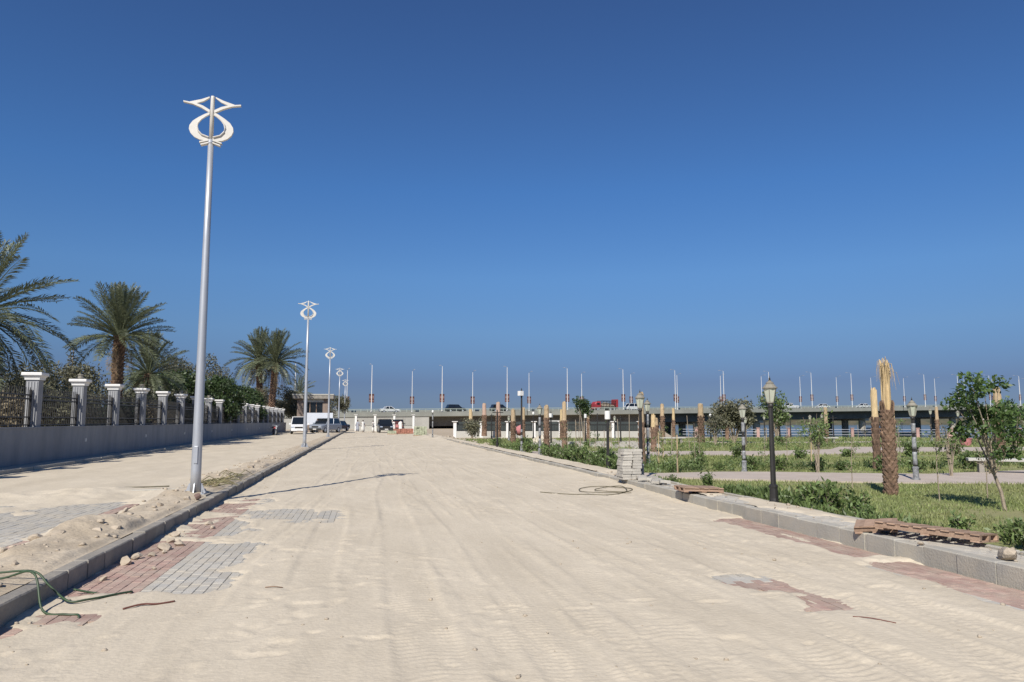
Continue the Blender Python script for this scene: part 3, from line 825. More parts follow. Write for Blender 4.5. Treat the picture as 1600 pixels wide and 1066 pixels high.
# ------------------------------------------------------------------ park lamps
def park_lamp(label, x, y, h, wrap=0, head='lantern', z=None, lean=0.0):
    """h is the height above the ground; wrap 0 = black, 1 = plastic round the post, 2 = lower part only"""
    zz = float(lawnz(np.array([x]), np.array([y]))[0]) if z is None else z
    t = thing('park_lamp', label, 'lamp post', (x, y, zz), (0, lean, random.uniform(0, 1.5)), 'old-style lamp posts in the garden')
    h -= zz; k = 1.0
    t.scale = (.78, .78, 1)
    hb = h-.50 if head == 'lantern' else h-.2
    pm = PLASTIC if wrap == 1 else IRON
    MB().box(-.10, .10, -.10, .10, -.05, .05).lathe([(.098, .05), (.095, .07), (.088, .10), (.086, .27), (.095, .29), (.095, .32), (.06, .34)], 12).build('base', PLASTIC if wrap else IRON, t)
    b = MB(); nf = 16
    def ring(r, z): return [(r*(1 if j % 2 else .86)*math.cos(2*math.pi*j/nf), r*(1 if j % 2 else .86)*math.sin(2*math.pi*j/nf), z) for j in range(nf)]
    b.rings([ring(.062, .34), ring(.058, hb*.5), ring(.05, hb-.05)])
    b.lathe([(.06, hb-.06), (.07, hb-.03), (.055, hb)], 12)
    b.build('post', IRON, t)
    if wrap:
        rnd = random.Random(int(x*100)); sl = MB()
        z0, z1 = (.34, hb-.05) if wrap == 1 else (.34, hb*.45)
        segs = 3
        for q in range(segs):
            a = z0+(z1-z0)*(q+.0)/segs+.04; e = z0+(z1-z0)*(q+1)/segs-rnd.uniform(.02, .12)
            sl.rings([[(r_*math.cos(2*math.pi*j/12), r_*math.sin(2*math.pi*j/12), a+(e-a)*u) for j in range(12) for r_ in [.064+rnd.uniform(-.004, .007)]] for u in (0, .2, .4, .6, .8, 1)])
        sl.build('plastic_wrap', PLASTIC, t, smooth=True)
    if head == 'lantern':
        lan = MB().lathe([(.05, hb), (.085, hb+.02), (.085, hb+.045)], 12).build('lantern', BRONZE, t, loc=(0, 0, hb*.25)); lan.scale = (.95, .95, .75)
        for j in range(6):                           # panes of the six-sided lantern, wider at the top
            a0, a1 = 2*math.pi*j/6+.05, 2*math.pi*(j+1)/6-.05
            pb = MB(); r0, r1 = .085, .150; z0, z1 = hb+.046, hb+.36
            pb.quad((r0*math.cos(a0), r0*math.sin(a0), z0), (r0*math.cos(a1), r0*math.sin(a1), z0), (r1*math.cos(a1), r1*math.sin(a1), z1), (r1*math.cos(a0), r1*math.sin(a0), z1))
            pb.quad((r0*.9*math.cos(a0), r0*.9*math.sin(a0), z0), (r1*.93*math.cos(a0), r1*.93*math.sin(a0), z1), (r1*.93*math.cos(a1), r1*.93*math.sin(a1), z1), (r0*.9*math.cos(a1), r0*.9*math.sin(a1), z0))
            pb.build('pane', PANE, lan)
        fr = MB()
        for j in range(6):
            a = 2*math.pi*j/6
            fr.tube([(.087*math.cos(a), .087*math.sin(a), hb+.045), (.152*math.cos(a), .152*math.sin(a), hb+.36)], .009, 4)
        fr.build('frame', BRONZE, lan)
        MB().lathe([(.175, hb+.36), (.18, hb+.375), (.15, hb+.40), (.11, hb+.45), (.085, hb+.47), (.09, hb+.475), (.09, hb+.495), (.055, hb+.52), (.03, hb+.545)], 12).build('roof', BRONZE, lan)
        MB().lathe([(.028, hb+.545), (.03, hb+.56), (.014, hb+.575), (.022, hb+.595), (.008, hb+.62), (.002, hb+.665)], 8).build('finial', IRON, lan)
    elif head == 'box':                              # lantern still in its white carton
        MB().box(-.20, .06, -.13, .13, hb-.02, hb+.20).build('carton', WHITE, t, bevel=.01)
        MB().lathe([(.03, hb+.2), (.05, hb+.24), (.03, hb+.28), (.01, hb+.34)], 8).build('finial', IRON, t)
    elif head == 'sleeve':
        MB().lathe([(.085, hb-.02), (.11, hb), (.11, hb+.22), (.10, hb+.235), (.02, hb+.24)], 12).build('white_sleeve', WHITE, t)
    elif head == 'bare':
        MB().box(-.35, .45, -.02, .02, hb+.02, hb+.06).lathe([(.04, hb), (.04, hb+.15), (.01, hb+.2)], 8).build('crossbar', IRON, t)
    elif head == 'globe':
        MB().lathe([(.03, hb)]+[(.12*math.sin(R(a)), hb+.13-.12*math.cos(R(a))) for a in range(20, 180, 20)]+[(.005, hb+.25)], 12).build('globe', WHITE, t, smooth=True)
    return t
park_lamp('near black lamp post with pale green lantern at the lawn edge', 6.99, 11.97, 2.40, z=PAVZ-.02)
park_lamp('plastic-wrapped lamp post on the path behind the near black lamp', 10.86, 20.15, 2.18, wrap=1)
park_lamp('plastic-wrapped lamp post with lantern just right of the straw-topped palm', 13.28, 16.18, 2.20, wrap=1)
park_lamp('black lamp post with lantern beside the stack of stone blocks', 6.78, 17.75, 2.40, wrap=2, z=.20)
park_lamp('plastic-wrapped lamp post right behind the sack-wrapped palm by the block stack', 9.69, 24.67, 2.42, wrap=1)
park_lamp('plastic-wrapped lamp post among the green shrubs left of the block stack', 7.3, 30.94, 2.36, wrap=1)
park_lamp('bare black post with a crossbar near the far kerb bend', 6.9, 39.06, 2.21, head='bare')
park_lamp('tall dark post with a white carton on top against the sky', 7.2, 34.21, 3.00, wrap=2, head='box')
park_lamp('shorter post with a white carton on top near the green truck', 10.15, 40.31, 2.02, head='box')
park_lamp('post with a white sleeve on top left of the block stack', 7.25, 21.74, 1.86, head='sleeve', wrap=0)
park_lamp('black lantern post left of the pickup, before the water', 27.91, 46.72, 2.10)
park_lamp('black lantern post below the pickup, before the water', 31.84, 49.20, 2.13)
park_lamp('far dim lantern post left of the pair before the water', 37.5, 61.0, 2.3)
park_lamp('far dim lantern post between the pair before the water', 40.0, 60.0, 2.3)
park_lamp('lantern post right of the wrapped lamp, before the bridge pier', 38.0, 44.6, 2.55, wrap=2)
park_lamp('lantern post behind the left side of the big leafy tree', 39.9, 44.3, 2.4)
park_lamp('short lamp post with white globe right of the bridge pier', 39.2, 41.5, 1.75, head='globe')
park_lamp('lantern post behind the right side of the big leafy tree', 42.8, 43.5, 2.1)
park_lamp('black post under the small leafy tree near the red lorry', 13.65, 45.31, 2.00, head='sleeve')
park_lamp('dark bare post right of the small leafy tree', 17.21, 48.83, 1.95, head='bare')
park_lamp('thin grey post with a white globe beyond the block piles', 5.6, 62.9, 2.46, head='globe', wrap=1)
park_lamp('black lantern post at the dark tree clump behind the garden', 22.8, 42.0, 1.95)

# ------------------------------------------------------------------ transplanted palms, fronds cut and wrapped
def bundle(r, h, seed, n=46, splay=0.0, m=STRAW):
    rnd = random.Random(seed); b = MB()
    for k in range(n):
        a = rnd.uniform(0, 6.283); q = r*math.sqrt(rnd.random())*1.0; tw = rnd.uniform(-.25, .25); ht = h*rnd.uniform(.72, 1.06)
        p = [(q*math.cos(a+tw*u)*(1-.12*u), q*math.sin(a+tw*u)*(1-.12*u), ht*u) for u in (0, .33, .66, 1)]
        b.tube(p, [.016, .015, .013, .009], 4)
    return b.mesh('frond_bundle', m)
def cut_palm(label, x, y, trunk, top, r, seed, straw=False, z=None, lean=(0, 0), sackc=SACK, near=False):
    zz = float(lawnz(np.array([x]), np.array([y]))[0]) if z is None else z
    t = thing('transplanted_palm', label, 'palm trunk', (x, y, zz), random.uniform(0, 6), 'newly planted palm trunks in the garden')
    h = trunk-zz; ht = top-trunk
    if near:
        b = MB(); n = 12
        b.rings([[(r*.86*math.cos(2*math.pi*j/12), r*.86*math.sin(2*math.pi*j/12), -.1+(h+.1)*i/n) for j in range(12)] for i in range(n+1)])
        b.build('trunk', BARK, t)
        s = MB(); wd = .052; hh = .10
        s.v = [(0, -wd, -.03), (0, wd, -.03), (0, wd*.75, hh), (0, -wd*.75, hh), (.048, -wd*.62, hh*.95), (.048, wd*.62, hh*.95), (.052, 0, hh*.55)]
        s.f = [(0, 1, 6), (0, 6, 4), (1, 5, 6), (6, 5, 4), (4, 5, 2, 3), (0, 4, 3), (1, 2, 5)]
        sm = s.mesh('leaf_base', BARK)
        rows = int(h/.072)
        for k in range(rows):
            for j in range(8):
                a = 2*math.pi*(j+(k % 2)*.5)/8+random.uniform(-.06, .06)
                link('leaf_base', sm, t, (r*.82*math.cos(a), r*.82*math.sin(a), h*k/rows), (0, random.uniform(-.12, .12), a)).scale = (random.uniform(.8, 1.3), 1, random.uniform(.85, 1.2))
    else:
        link('trunk', palm_trunk(h, r*.85, seed), t)
    if straw:
        link('frond_bundle', bundle(r*.80, ht*.93, seed, 80), t, (0, 0, h-.06))
        rnd = random.Random(seed); b = MB()
        for k in range(44):                      # loose dry tips that bend over
            a = rnd.uniform(0, 6.283) if k % 3 else rnd.uniform(2.2, 4.6)
            q = r*.5; sp = rnd.uniform(.02, .20)*(1.3 if k % 3 == 0 else .8); up = rnd.uniform(.08, .26)
            z0 = h+ht*rnd.uniform(.62, .86)
            p = [(q*math.cos(a), q*math.sin(a), z0-.25), ((q+sp*.3)*math.cos(a), (q+sp*.3)*math.sin(a), z0+up*.8), ((q+sp*.75)*math.cos(a), (q+sp*.75)*math.sin(a), z0+up*.6), ((q+sp)*math.cos(a), (q+sp)*math.sin(a), z0-rnd.uniform(.05, .35))]
            b.tube(p, [.008, .007, .005, .002], 3)
        b.build('dry_tips', STRAW, t)
        for k in range(7):
            a = k*.9; MB().plate([(-.03, 0), (.03, 0), (.022, .3), (-.01, .36)], -.012, .012).build('cut_frond_stub', BARK, t, loc=(r*.8*math.cos(a), r*.8*math.sin(a), h-.14), rz=(random.uniform(-.15, .15), random.uniform(.0, .2), a))
    else:
        rnd = random.Random(seed); b = MB()
        b.rings([[((r*(.80-.10*u)+rnd.uniform(-.012, .012))*math.cos(2*math.pi*j/10), (r*(.80-.10*u)+rnd.uniform(-.012, .012))*math.sin(2*math.pi*j/10), h-.08+(ht+.06)*u) for j in range(10)] for u in (0, .2, .4, .6, .8, 1)])
        b.build('sack_wrap', sackc, t)
        link('frond_bundle', bundle(r*.55, .10, seed, 14), t, (0, 0, top-zz-.05))
    return t
cut_palm('near palm trunk with diamond leaf bases and a tall straw-coloured frond bundle', 10.30, 13.26, 1.80, 2.86, .108, 31, straw=True, near=True)
cut_palm('shorter wrapped palm trunk just left of the straw-topped palm', 15.22, 20.14, 1.72, 2.57, .125, 32, sackc=STRAW)
cut_palm('sack-wrapped palm trunk right beside the stack of stone blocks', 9.20, 24.0, 1.56, 2.55, .125, 33)
cut_palm('sack-wrapped palm trunk midway between the green truck and the block stack', 10.39, 38.35, 1.62, 2.60, .15, 34)
cut_palm('palm trunk with ragged tan top left of the wrapped garden lamp', 21.37, 45.12, 1.93, 2.70, .24, 35)
cut_palm('slim sack-wrapped palm trunk standing before the water, right of the pickup', 31.04, 46.11, 1.20, 2.50, .17, 36)
cut_palm('left one of two far palm trunks with pinkish wraps', 11.75, 74, 2.2, 3.36, .27, 37, sackc=mat('sack_pink', (0.50, 0.35, 0.27), scale=5, rough=.95))
cut_palm('right one of two far palm trunks with pinkish wraps', 12.1, 68, 2.1, 3.33, .27, 38, sackc=MATS['sack_pink'])
cut_palm('far palm trunk with bright straw wrap left of the pinkish pair', 11.5, 82, 1.7, 2.9, .27, 39, sackc=STRAW)
cut_palm('grey-brown palm trunk behind the tall white-carton post', 10.0, 50.3, 1.6, 2.40, .21, 40)
cut_palm('far palm trunk with a slim pale top, right of the wrapped lamp pair', 22.7, 54.7, 2.0, 2.9, .2, 41)
cut_palm('short far palm trunk left of the one with the slim pale top', 20.84, 51.4, 1.3, 1.8, .2, 42)
cut_palm('palm trunk behind the plastic-wrapped lamp among the shrubs', 8.2, 33.4, 1.75, 2.3, .15, 43)
cut_palm('palm trunk at the right edge of the picture', 26.2, 26.9, 2.2, 3.0, .2, 44)

# ------------------------------------------------------------------ young trees in the garden
def stem_tree(label, x, y, seed, stems, leaf, m, tips, per, cl, group='young trees in the garden', name='young_tree', stake=None):
    """stems: list of (polyline, r0, r1) in metres from the base; tips: clump centres with radii"""
    zz = float(lawnz(np.array([x]), np.array([y]))[0])
    t = thing(name, label, 'tree', (x, y, zz), 0, group)
    b = MB()
    for pl, r0, r1 in stems:
        n = len(pl); b.tube(pl, [r0+(r1-r0)*i/(n-1) for i in range(n)], 6, True)
    b.build('trunk', BARK_P, t)
    if tips:
        link('crown', leaf_mesh('crown', clump_points([c for c, r in tips], [r for c, r in tips], per, seed, .3), leaf, m, seed, up=-.1, narrow=.5), t)
    if stake:
        MB().tube([(stake, .05, -.1), (stake, .05, 1.1)], .012, 5).build('stake', STRAW, t)
    return t
# big leafy tree on the right: leaning pale trunk
rnd = random.Random(5)
st = [([(0, 0, -.1), (-.05, .02, .3), (-.14, .05, .62)], .032, .026)]
tp = []
for k in range(13):
    a = rnd.uniform(0, 6.28); rr = rnd.uniform(.1, .52); zt = rnd.uniform(1.35, 2.22)
    c = (-.30+rr*1.0*math.cos(a), .12+rr*.8*math.sin(a), zt)
    st.append(([(-.14, .05, .60), (-.2+.35*rr*math.cos(a), .08+.35*rr*math.sin(a), .62+(zt-.62)*.5), c], .018, .004))
    tp.append((c, (.20*rnd.uniform(.8, 1.2), .2, .13)))
for k in range(12):
    a = rnd.uniform(0, 6.28); tp.append(((-.2+.42*math.cos(a), .1+.4*math.sin(a), rnd.uniform(.95, 1.7)), (.15, .15, .12)))
for k in range(9):
    a = rnd.uniform(0, 6.28); e_ = (-.15+.35*math.cos(a), .05+.3*math.sin(a), rnd.uniform(.7, 1.25))
    st.append(([(-.14, .05, .58), (-.14+.15*math.cos(a), .05+.12*math.sin(a), .75), e_], .009, .002))
stem_tree('leafy tree with dark green crown and pale leaning trunk near the right edge', 10.56, 10.82, 71, st, .085, LEAF, tp, 3000, .2)
# multi-stemmed olive-green tree behind the lawn
def bushy(label, x, y, h, spread, seed, m, nst=7, leaf=.10, per=420, low=.45, cl=.3, r0=.03):
    rnd = random.Random(seed); st = []; tp = []
    for k in range(nst):
        a = k*2.4+rnd.uniform(-.3, .3); rr = spread*rnd.uniform(.3, 1); zt = h*rnd.uniform(.75, 1)
        c = (rr*math.cos(a), rr*math.sin(a), zt)
        st.append(([(rnd.gauss(0, .03), rnd.gauss(0, .03), -.05), (c[0]*.35, c[1]*.35, zt*.5), c], r0, r0*.2))
        for q in range(4):
            u = rnd.uniform(low, 1.0); tp.append(((c[0]*u+rnd.gauss(0, spread*.15), c[1]*u+rnd.gauss(0, spread*.15), zt*u), (cl*rnd.uniform(.6, 1.1),)*3))
    return stem_tree(label, x, y, seed, st, leaf, m, tp, per, cl)
bushy('bushy olive-green young tree left of the two near palm trunks', 12.6, 19.2, 1.75, .42, 72, LEAF_S, nst=9, leaf=.075, per=700, low=.6, cl=.2, r0=.014)
bushy('broad multi-stemmed young tree left of the near black lamp', 24.4, 46.5, 2.9, 1.5, 73, LEAF_O, nst=15, leaf=.17, per=480, low=.55, cl=.55, r0=.05)
bushy('taller young tree directly behind the near black lamp', 27.0, 45.6, 3.4, .9, 74, LEAF_S, nst=9, leaf=.17, per=240, low=.45, cl=.5, r0=.05)
bushy('small dark-headed tree left of the red lorry', 14.3, 47.9, 3.1, .42, 75, LEAF_D, nst=6, leaf=.15, per=520, low=.8, cl=.34, r0=.04)
bushy('dark shrub-like tree far left under the bridge near the pale gate post', 9.4, 66, 1.8, .8, 76, LEAF_O, nst=7, leaf=.16, per=300, low=.3, cl=.45)
bushy('low leafy tree behind the right edge of the lawn', 24.5, 24.5, 2.2, .9, 77, LEAF, nst=9, leaf=.13, per=360, low=.4, cl=.35)
bushy('sparse tree with thin bare stems between the wrapped lamp and the leafy tree', 15.2, 17.2, 1.45, .34, 78, LEAF_DRY, nst=7, leaf=.06, per=140, low=.5, cl=.14, r0=.014)
bushy('young tree behind the palm trunk near the far path', 20.2, 40.8, 2.0, .7, 79, LEAF_O, nst=8, leaf=.13, per=300, low=.5, cl=.35)
def sapling(label, x, y, h, seed, m=LEAF_S, stake=None):
    rnd = random.Random(seed)
    st = [([(0, 0, -.05), (rnd.uniform(-.03, .03), 0, h*.5), (rnd.uniform(-.06, .06), 0, h)], .012, .004)]
    tp = []
    for k in range(7):
        z = h*rnd.uniform(.35, 1); a = rnd.uniform(0, 6.28); c = (.14*math.cos(a), .14*math.sin(a), z+.05)
        st.append(([(0, 0, z-.1), c], .005, .002)); tp.append((c, (.09, .09, .08)))
    return stem_tree(label, x, y, seed, st, .06, m, tp, 1500, .1, name='sapling', group='saplings on the lawn', stake=stake)
sapling('sapling tied to a pale stake left of the near pallet lawn', 8.52, 19.56, .95, 81, stake=.04)
sapling('thin sapling on the lawn between the straw-topped palm and leafy tree', 10.4, 12.1, 1.25, 82)
sapling('thin sapling right of the near black lamp by the first path', 10.47, 14.7, 1.15, 83)
sapling('thin sapling left of the leafy tree trunk near the path', 11.9, 12.6, 1.4, 84, LEAF_DRY)
sapling('small sapling far behind the near pallet', 12.0, 25.5, 1.0, 85)
sapling('small sapling beside the far bench at the third path', 18.2, 36.0, 1.2, 86)
sapling('sapling in the rough grass left of the block stack', 8.6, 27.2, 1.1, 87)
sapling('small sapling near the tall white-carton post', 8.9, 36.4, 1.2, 88)

# ------------------------------------------------------------------ shrubs on the lawn
SH1 = [(7.25, 16.9, .9), (7.55, 15.7, 1.0), (7.75, 14.6, .75), (7.35, 13.5, .8), (7.55, 12.6, .9), (7.55, 11.7, 1.15), (7.45, 11.05, 1.25), (7.62, 10.6, 1.2), (7.42, 10.15, .95), (7.9, 9.8, .6), (7.45, 9.2, .85), (7.6, 8.5, 1.0), (7.75, 7.9, 1.05), (7.5, 7.35, 1.1), (8.25, 7.6, .9)]
for k, (x, y, s) in enumerate(SH1):
    shrub((1, 0, 2, 4, 2, 3, 3, 0, 1, 4, 2, 0, 1, 3, 0)[k], x, y, s*.72, f'{ORD[k]} green shrub along the lawn edge, counted from the block stack towards the right', 'shrubs along the lawn edge')
SH2 = [(8.9, 20.6), (9.8, 20.8), (10.6, 20.7), (11.4, 20.5), (12.2, 20.2), (13.1, 19.6), (13.9, 19.3), (14.7, 18.9), (15.4, 18.7), (16.3, 19.3), (17.2, 19.6), (18.3, 20.0), (19.4, 20.3), (20.6, 20.0)]
for k, (x, y) in enumerate(SH2):
    shrub(k % 4, x, y+random.uniform(0, .7), random.uniform(.8, 1.25), f'{ORD[k]} shrub from the left behind the first garden path', 'shrubs behind the first garden path')
SH3 = [(7.3, 20.9), (7.6, 22.4), (7.25, 23.2), (7.9, 23.9), (7.35, 25.0), (7.9, 26.0), (7.3, 26.8), (7.8, 27.6), (7.3, 28.6), (8.1, 29.4), (7.4, 30.2), (7.6, 31.8), (7.3, 33.2), (8.2, 34.6), (7.5, 36.2), (8.3, 38.4), (7.4, 42), (9.0, 24.8), (9.0, 28.0), (8.7, 31.0)]
for k, (x, y) in enumerate(SH3):
    shrub((3, 0, 1, 3)[k % 4], x, y, random.uniform(.9, 1.45), f'{ORD[k]} shrub of the weedy strip running left from the block stack', 'shrubs of the weedy strip beside the far kerb')
SH4 = [(14.5, 27.5), (17, 27.0), (19.5, 27.6), (22, 27.0), (25, 28), (12.5, 26.8), (21, 36.5), (24.5, 41), (28, 42.5), (16.5, 41.5), (13, 42.5)]
for k, (x, y) in enumerate(SH4):
    shrub(k % 4, x, y, random.uniform(1.0, 1.6), f'{ORD[k]} small shrub scattered between the far garden paths', 'shrubs between the far garden paths')

SAPX = [(9.2, 22.6), (10.9, 23.5), (12.8, 22.4), (15.0, 23.2), (17.5, 22.0), (19.0, 24.0), (11.6, 28.0), (15.8, 26.0), (18.8, 26.2), (22.0, 25.0), (8.4, 30.5), (9.6, 33.0), (12.2, 36.4), (15.2, 37.0), (17.4, 39.8), (22.2, 38.6), (25.4, 40.4), (29.5, 40.0), (33.0, 42.0), (12.4, 46.0)]
for k, (x, y) in enumerate(SAPX):
    sapling(f'{ORD[k]} thin sapling from the front among those dotted over the middle of the garden', x, y, random.uniform(.9, 1.7), 200+k, (LEAF_S, LEAF_O, LEAF_S, LEAF_DRY)[k % 4], stake=.05 if k % 3 == 0 else None)
for k, (x, y, h) in enumerate([(9.8, 58, 2.2), (10.6, 55, 2.1), (11.8, 52, 2.2), (14.9, 55, 2.0), (17.2, 54, 2.2), (19.6, 57, 2.1), (25.4, 52, 2.1), (29.8, 52, 2.2), (34.6, 50.5, 2.0), (37.2, 48.2, 2.2), (44.5, 46.5, 2.2), (47, 45, 2.3)]):
    park_lamp(f'{ORD[k]} dark slim lamp post from the left along the far side of the garden', x, y, h, head=('bare', 'lantern', 'globe', 'lantern')[k % 4], wrap=(0, 2)[k % 2])
for k, (x, y, a, b_) in enumerate([(12.8, 60, 1.7, 2.7), (15.6, 58.5, 1.6, 2.5), (18.3, 60, 1.8, 2.8), (24.4, 56.5, 1.7, 2.6), (28.0, 54.5, 1.5, 2.4), (35.8, 45.5, 1.5, 2.3), (41.0, 47.5, 1.7, 2.6), (13.4, 33.4, 1.3, 1.9)]):
    cut_palm(f'{ORD[k]} of the slim far palm trunks along the back of the garden, from the left', x, y, a, b_, .15, 300+k, sackc=(SACK, STRAW)[k % 2])
stakem = MB().tube([(0, 0, -.1), (.02, 0, .7), (.01, .02, 1.45)], [.018, .016, .014], 5).mesh('stake', BARK_P)
for k, (x, y) in enumerate([(8.0, 24.4), (8.3, 28.9), (9.3, 31.6), (8.8, 35.5), (10.6, 30.2), (11.2, 33.0), (12.4, 40.4), (14.8, 34.6), (16.4, 36.0), (13.6, 44.0), (18.4, 43.0), (20.5, 37.8), (9.9, 27.2), (26.6, 39.5), (34.5, 43.6), (30.4, 41.8)]):
    o = link('stake', stakem, None, (x, y, .1), (random.uniform(-.06, .06), random.uniform(-.06, .06), k)); o.scale = (1, 1, random.uniform(.8, 1.25))
    tag(o, f'{ORD[k]} bare upright stake among the garden saplings', 'stake', 'stakes in the garden')
def weeds(name, label, n, xr, yr, h, seed, m):
    r = np.random.default_rng(seed); k = n
    xx = xr[0]+(xr[1]-xr[0])*r.random(k); yy = yr[0]+(yr[1]-yr[0])*r.random(k)
    ok = fbm(xx*.9+seed, yy*.6, 3) > .42
    for P in (P1, P2): ok &= ~inpoly(xx, yy, P)
    xx, yy = xx[ok], yy[ok]; k = len(xx); z = lawnz(xx, yy)
    hh = h*(.35+.65*r.random(k))*sstep(.35, .7, fbm(xx*.9+seed, yy*.6, 3)); a = r.random(k)*6.283
    pos = np.stack([xx, yy, z+hh*r.random(k)], -1)
    o = link(name, leaf_mesh(name, pos, .13, m, seed, up=1.3, narrow=.22)); tag(o, label, 'weeds'); struct(o, 'stuff')
weeds('weeds', 'tall green weeds along the far kerb left of the block stack', 9000, (7.1, 9.6), (19.5, 42), .55, 5, LEAF_S)
weeds('lawn_weeds', 'scattered weeds behind the first garden path', 7000, (8.5, 24), (20.2, 23.5), .38, 6, LEAF_S)
weeds('edge_weeds', 'low weeds along the front edge of the lawn', 5200, (7.08, 7.9), (6.5, 18), .22, 7, LEAF_S)
weeds('far_weeds', 'weeds between the far garden paths', 9000, (9, 40), (36.5, 45), .5, 8, LEAF_S)

# ------------------------------------------------------------------ benches, blocks, pallets, rocks, hoses
def bench(label, x, y, rz, L=1.6):
    t = thing('stone_bench', label, 'bench', (x, y, .12), rz, 'stone benches in the garden')
    MB().box(-L/2, L/2, -.24, .24, .36, .44).build('seat', CONC_P, t, bevel=.012)
    for s in (-1, 1): MB().box(s*L*.33-.07, s*L*.33+.07, -.18, .18, -.1, .36, taper=.012).build('leg', CONC_D, t)
bench('pale stone bench behind the leafy tree at the right edge', 17.6, 17.9, -.6, 1.9)
bench('pale stone bench beyond the block stack', 19.5, 45.4, -.2)
bench('pale stone bench beside the slim palm trunk before the water', 29.2, 43.6, -.3)

t = thing('block_stack', 'stack of pale stone blocks on the right pavement beside a lamp post', 'stone stack', (6.30, 17.35, PAVZ+.01), 0)
bm_ = MB().box(-.115, .115, -.1, .1, -.031, .031, taper=.004).mesh('block', STONE)
for lv in range(11):
    for ix in range(2):
        for iy in range(2):
            if lv > 8 and random.random() < .35: continue
            link('block', bm_, t, ((ix-.5)*.245+random.uniform(-.014, .014)+.012*lv*.4, (iy-.5)*.215+random.uniform(-.012, .012), .035+lv*.066), (0, 0, random.uniform(-.06, .06)))
for k in range(9):
    o = link('loose_block', bm_, None, (random.uniform(6.38, 6.85), 15.7+.17*k, PAVZ+.06+random.uniform(0, .02)), (random.uniform(-.12, .12), random.uniform(-.12, .12), random.uniform(0, 3)))
    tag(o, f'{ORD[k]} loose stone block on the pavement, counted from the front towards the block stack', 'stone block', 'loose blocks by the stack')

def pallet(label, x, y, z, rz, L=1.0, W=.8, seed=1, broken=False):
    rnd = random.Random(seed)
    t = thing('wooden_pallet', label, 'pallet', (x, y, z), rz)
    for q in range(3):
        yy = -W/2+.04+q*(W/2-.04)
        MB().box(-L/2, L/2, yy-.03, yy+.03, .020, .072).build('stringer', WOOD, t)
    nb = 8
    for k in range(nb):
        xx = -L/2+.055+k*(L-.11)/(nb-1)
        o = MB().box(-.046, .046, -W/2-.01, W/2+.01, .073, .089).build('deck_board', WOOD, t, loc=(xx, 0, rnd.uniform(0, .004)), rz=(0, 0, rnd.uniform(-.02, .02)))
    for k in range(3):
        xx = -L/2+.05+k*(L-.1)/2
        MB().box(-.046, .046, -W/2, W/2, 0, .018).build('bottom_board', WOOD, t, loc=(xx, 0, 0), rz=(0, 0, rnd.uniform(-.03, .03)))
    return t
p = pallet('wooden pallet lying flat on the kerb, closer to the block stack', 6.47, 13.85, PAVZ+.035, R(-2), .80, .58, 1)
p.rotation_euler = (0, R(2), R(-4))
p = pallet('weathered wooden pallet tilted over the kerb at the lower right', 6.74, 7.95, PAVZ+.05, 0, 1.15, .66, 2)
p.rotation_euler = (R(-5), R(2), R(-60))
p = pallet('broken pallet piece under the weathered pallet, sticking out over the kerb', 6.46, 8.62, PAVZ+.03, 0, .5, .42, 3)
p.rotation_euler = (R(5), R(-6), R(-40))

def rock_mesh(seed, sub=2):
    import bmesh
    bm = bmesh.new(); bmesh.ops.create_icosphere(bm, subdivisions=sub, radius=1)
    r = random.Random(seed); off = [Vector((r.uniform(-1, 1), r.uniform(-1, 1), r.uniform(-1, 1))).normalized() for _ in range(13)]; cut = [r.uniform(.42, .72) for _ in off]
    for v in bm.verts:
        for o_, c_ in zip(off, cut):
            d = v.co.dot(o_)
            if d > c_: v.co -= o_*(d-c_)*.97
        v.co *= 1.25+r.uniform(-.04, .04)
        v.co.z *= .72
    me = bpy.data.meshes.new('rock'); bm.to_mesh(me); bm.free(); me.materials.append(ROCK); return me
RK = [rock_mesh(k) for k in range(6)]
RKS = [rock_mesh(k, 1) for k in range(5)]
def rock(label, x, y, z, s, k, group=None, name='rock'):
    o = link(name, RK[k % 6], None, (x, y, z+s*.35), (random.uniform(-.3, .3), random.uniform(-.3, .3), random.uniform(0, 6)))
    o.scale = (s, s*random.uniform(.75, 1.1), s*random.uniform(.75, 1))
    return tag(o, label, 'rock', group)
rock('large lump of dried sand on the kerb at the right edge', 6.44, 6.62, PAVZ+.01, .125, 1, name='sand_lump')
rock('smaller lump beside the large lump of dried sand', 6.56, 6.38, PAVZ+.01, .10, 2, name='sand_lump')
for k, (x, y, s) in enumerate([(-2.56, 8.35, .045), (-2.60, 9.25, .085), (-2.58, 9.55, .07), (-2.46, 9.75, .055), (-2.45, 10.15, .10), (-2.32, 10.45, .075), (-2.5, 10.75, .06), (-2.55, 11.2, .085), (-2.2, 12.0, .05), (-2.35, 12.5, .06), (-2.2, 8.85, .03), (-2.36, 9.9, .04)]):
    rock(f'{ORD[k]} stone along the foot of the left kerb, counted from the front', x, y, 0.0, s, k, 'stones at the foot of the left kerb')
for k, (x, y, s) in enumerate([(-3.75, 9.0, .06), (-3.8, 9.9, .09), (-3.62, 10.05, .10), (-3.7, 8.5, .06), (-3.3, 8.2, .05), (-3.25, 10.3, .09), (-3.1, 10.5, .075), (-3.45, 9.55, .05), (-3.15, 11.7, .06), (-3.6, 12.6, .07), (-3.3, 13.4, .07), (-3.1, 14.4, .06), (-3.45, 16.6, .10), (-3.2, 17.6, .08), (-3.5, 18.6, .11), (-3.3, 19.9, .10), (-3.6, 21.5, .12), (-3.3, 23.4, .11), (-3.5, 26.2, .12), (-3.3, 29, .12)]):
    rock(f'{ORD[k]} rubble stone on the strip behind the left kerb, counted from the front', x, y, PROM+.03, s, k+2, 'rubble on the strip behind the left kerb')
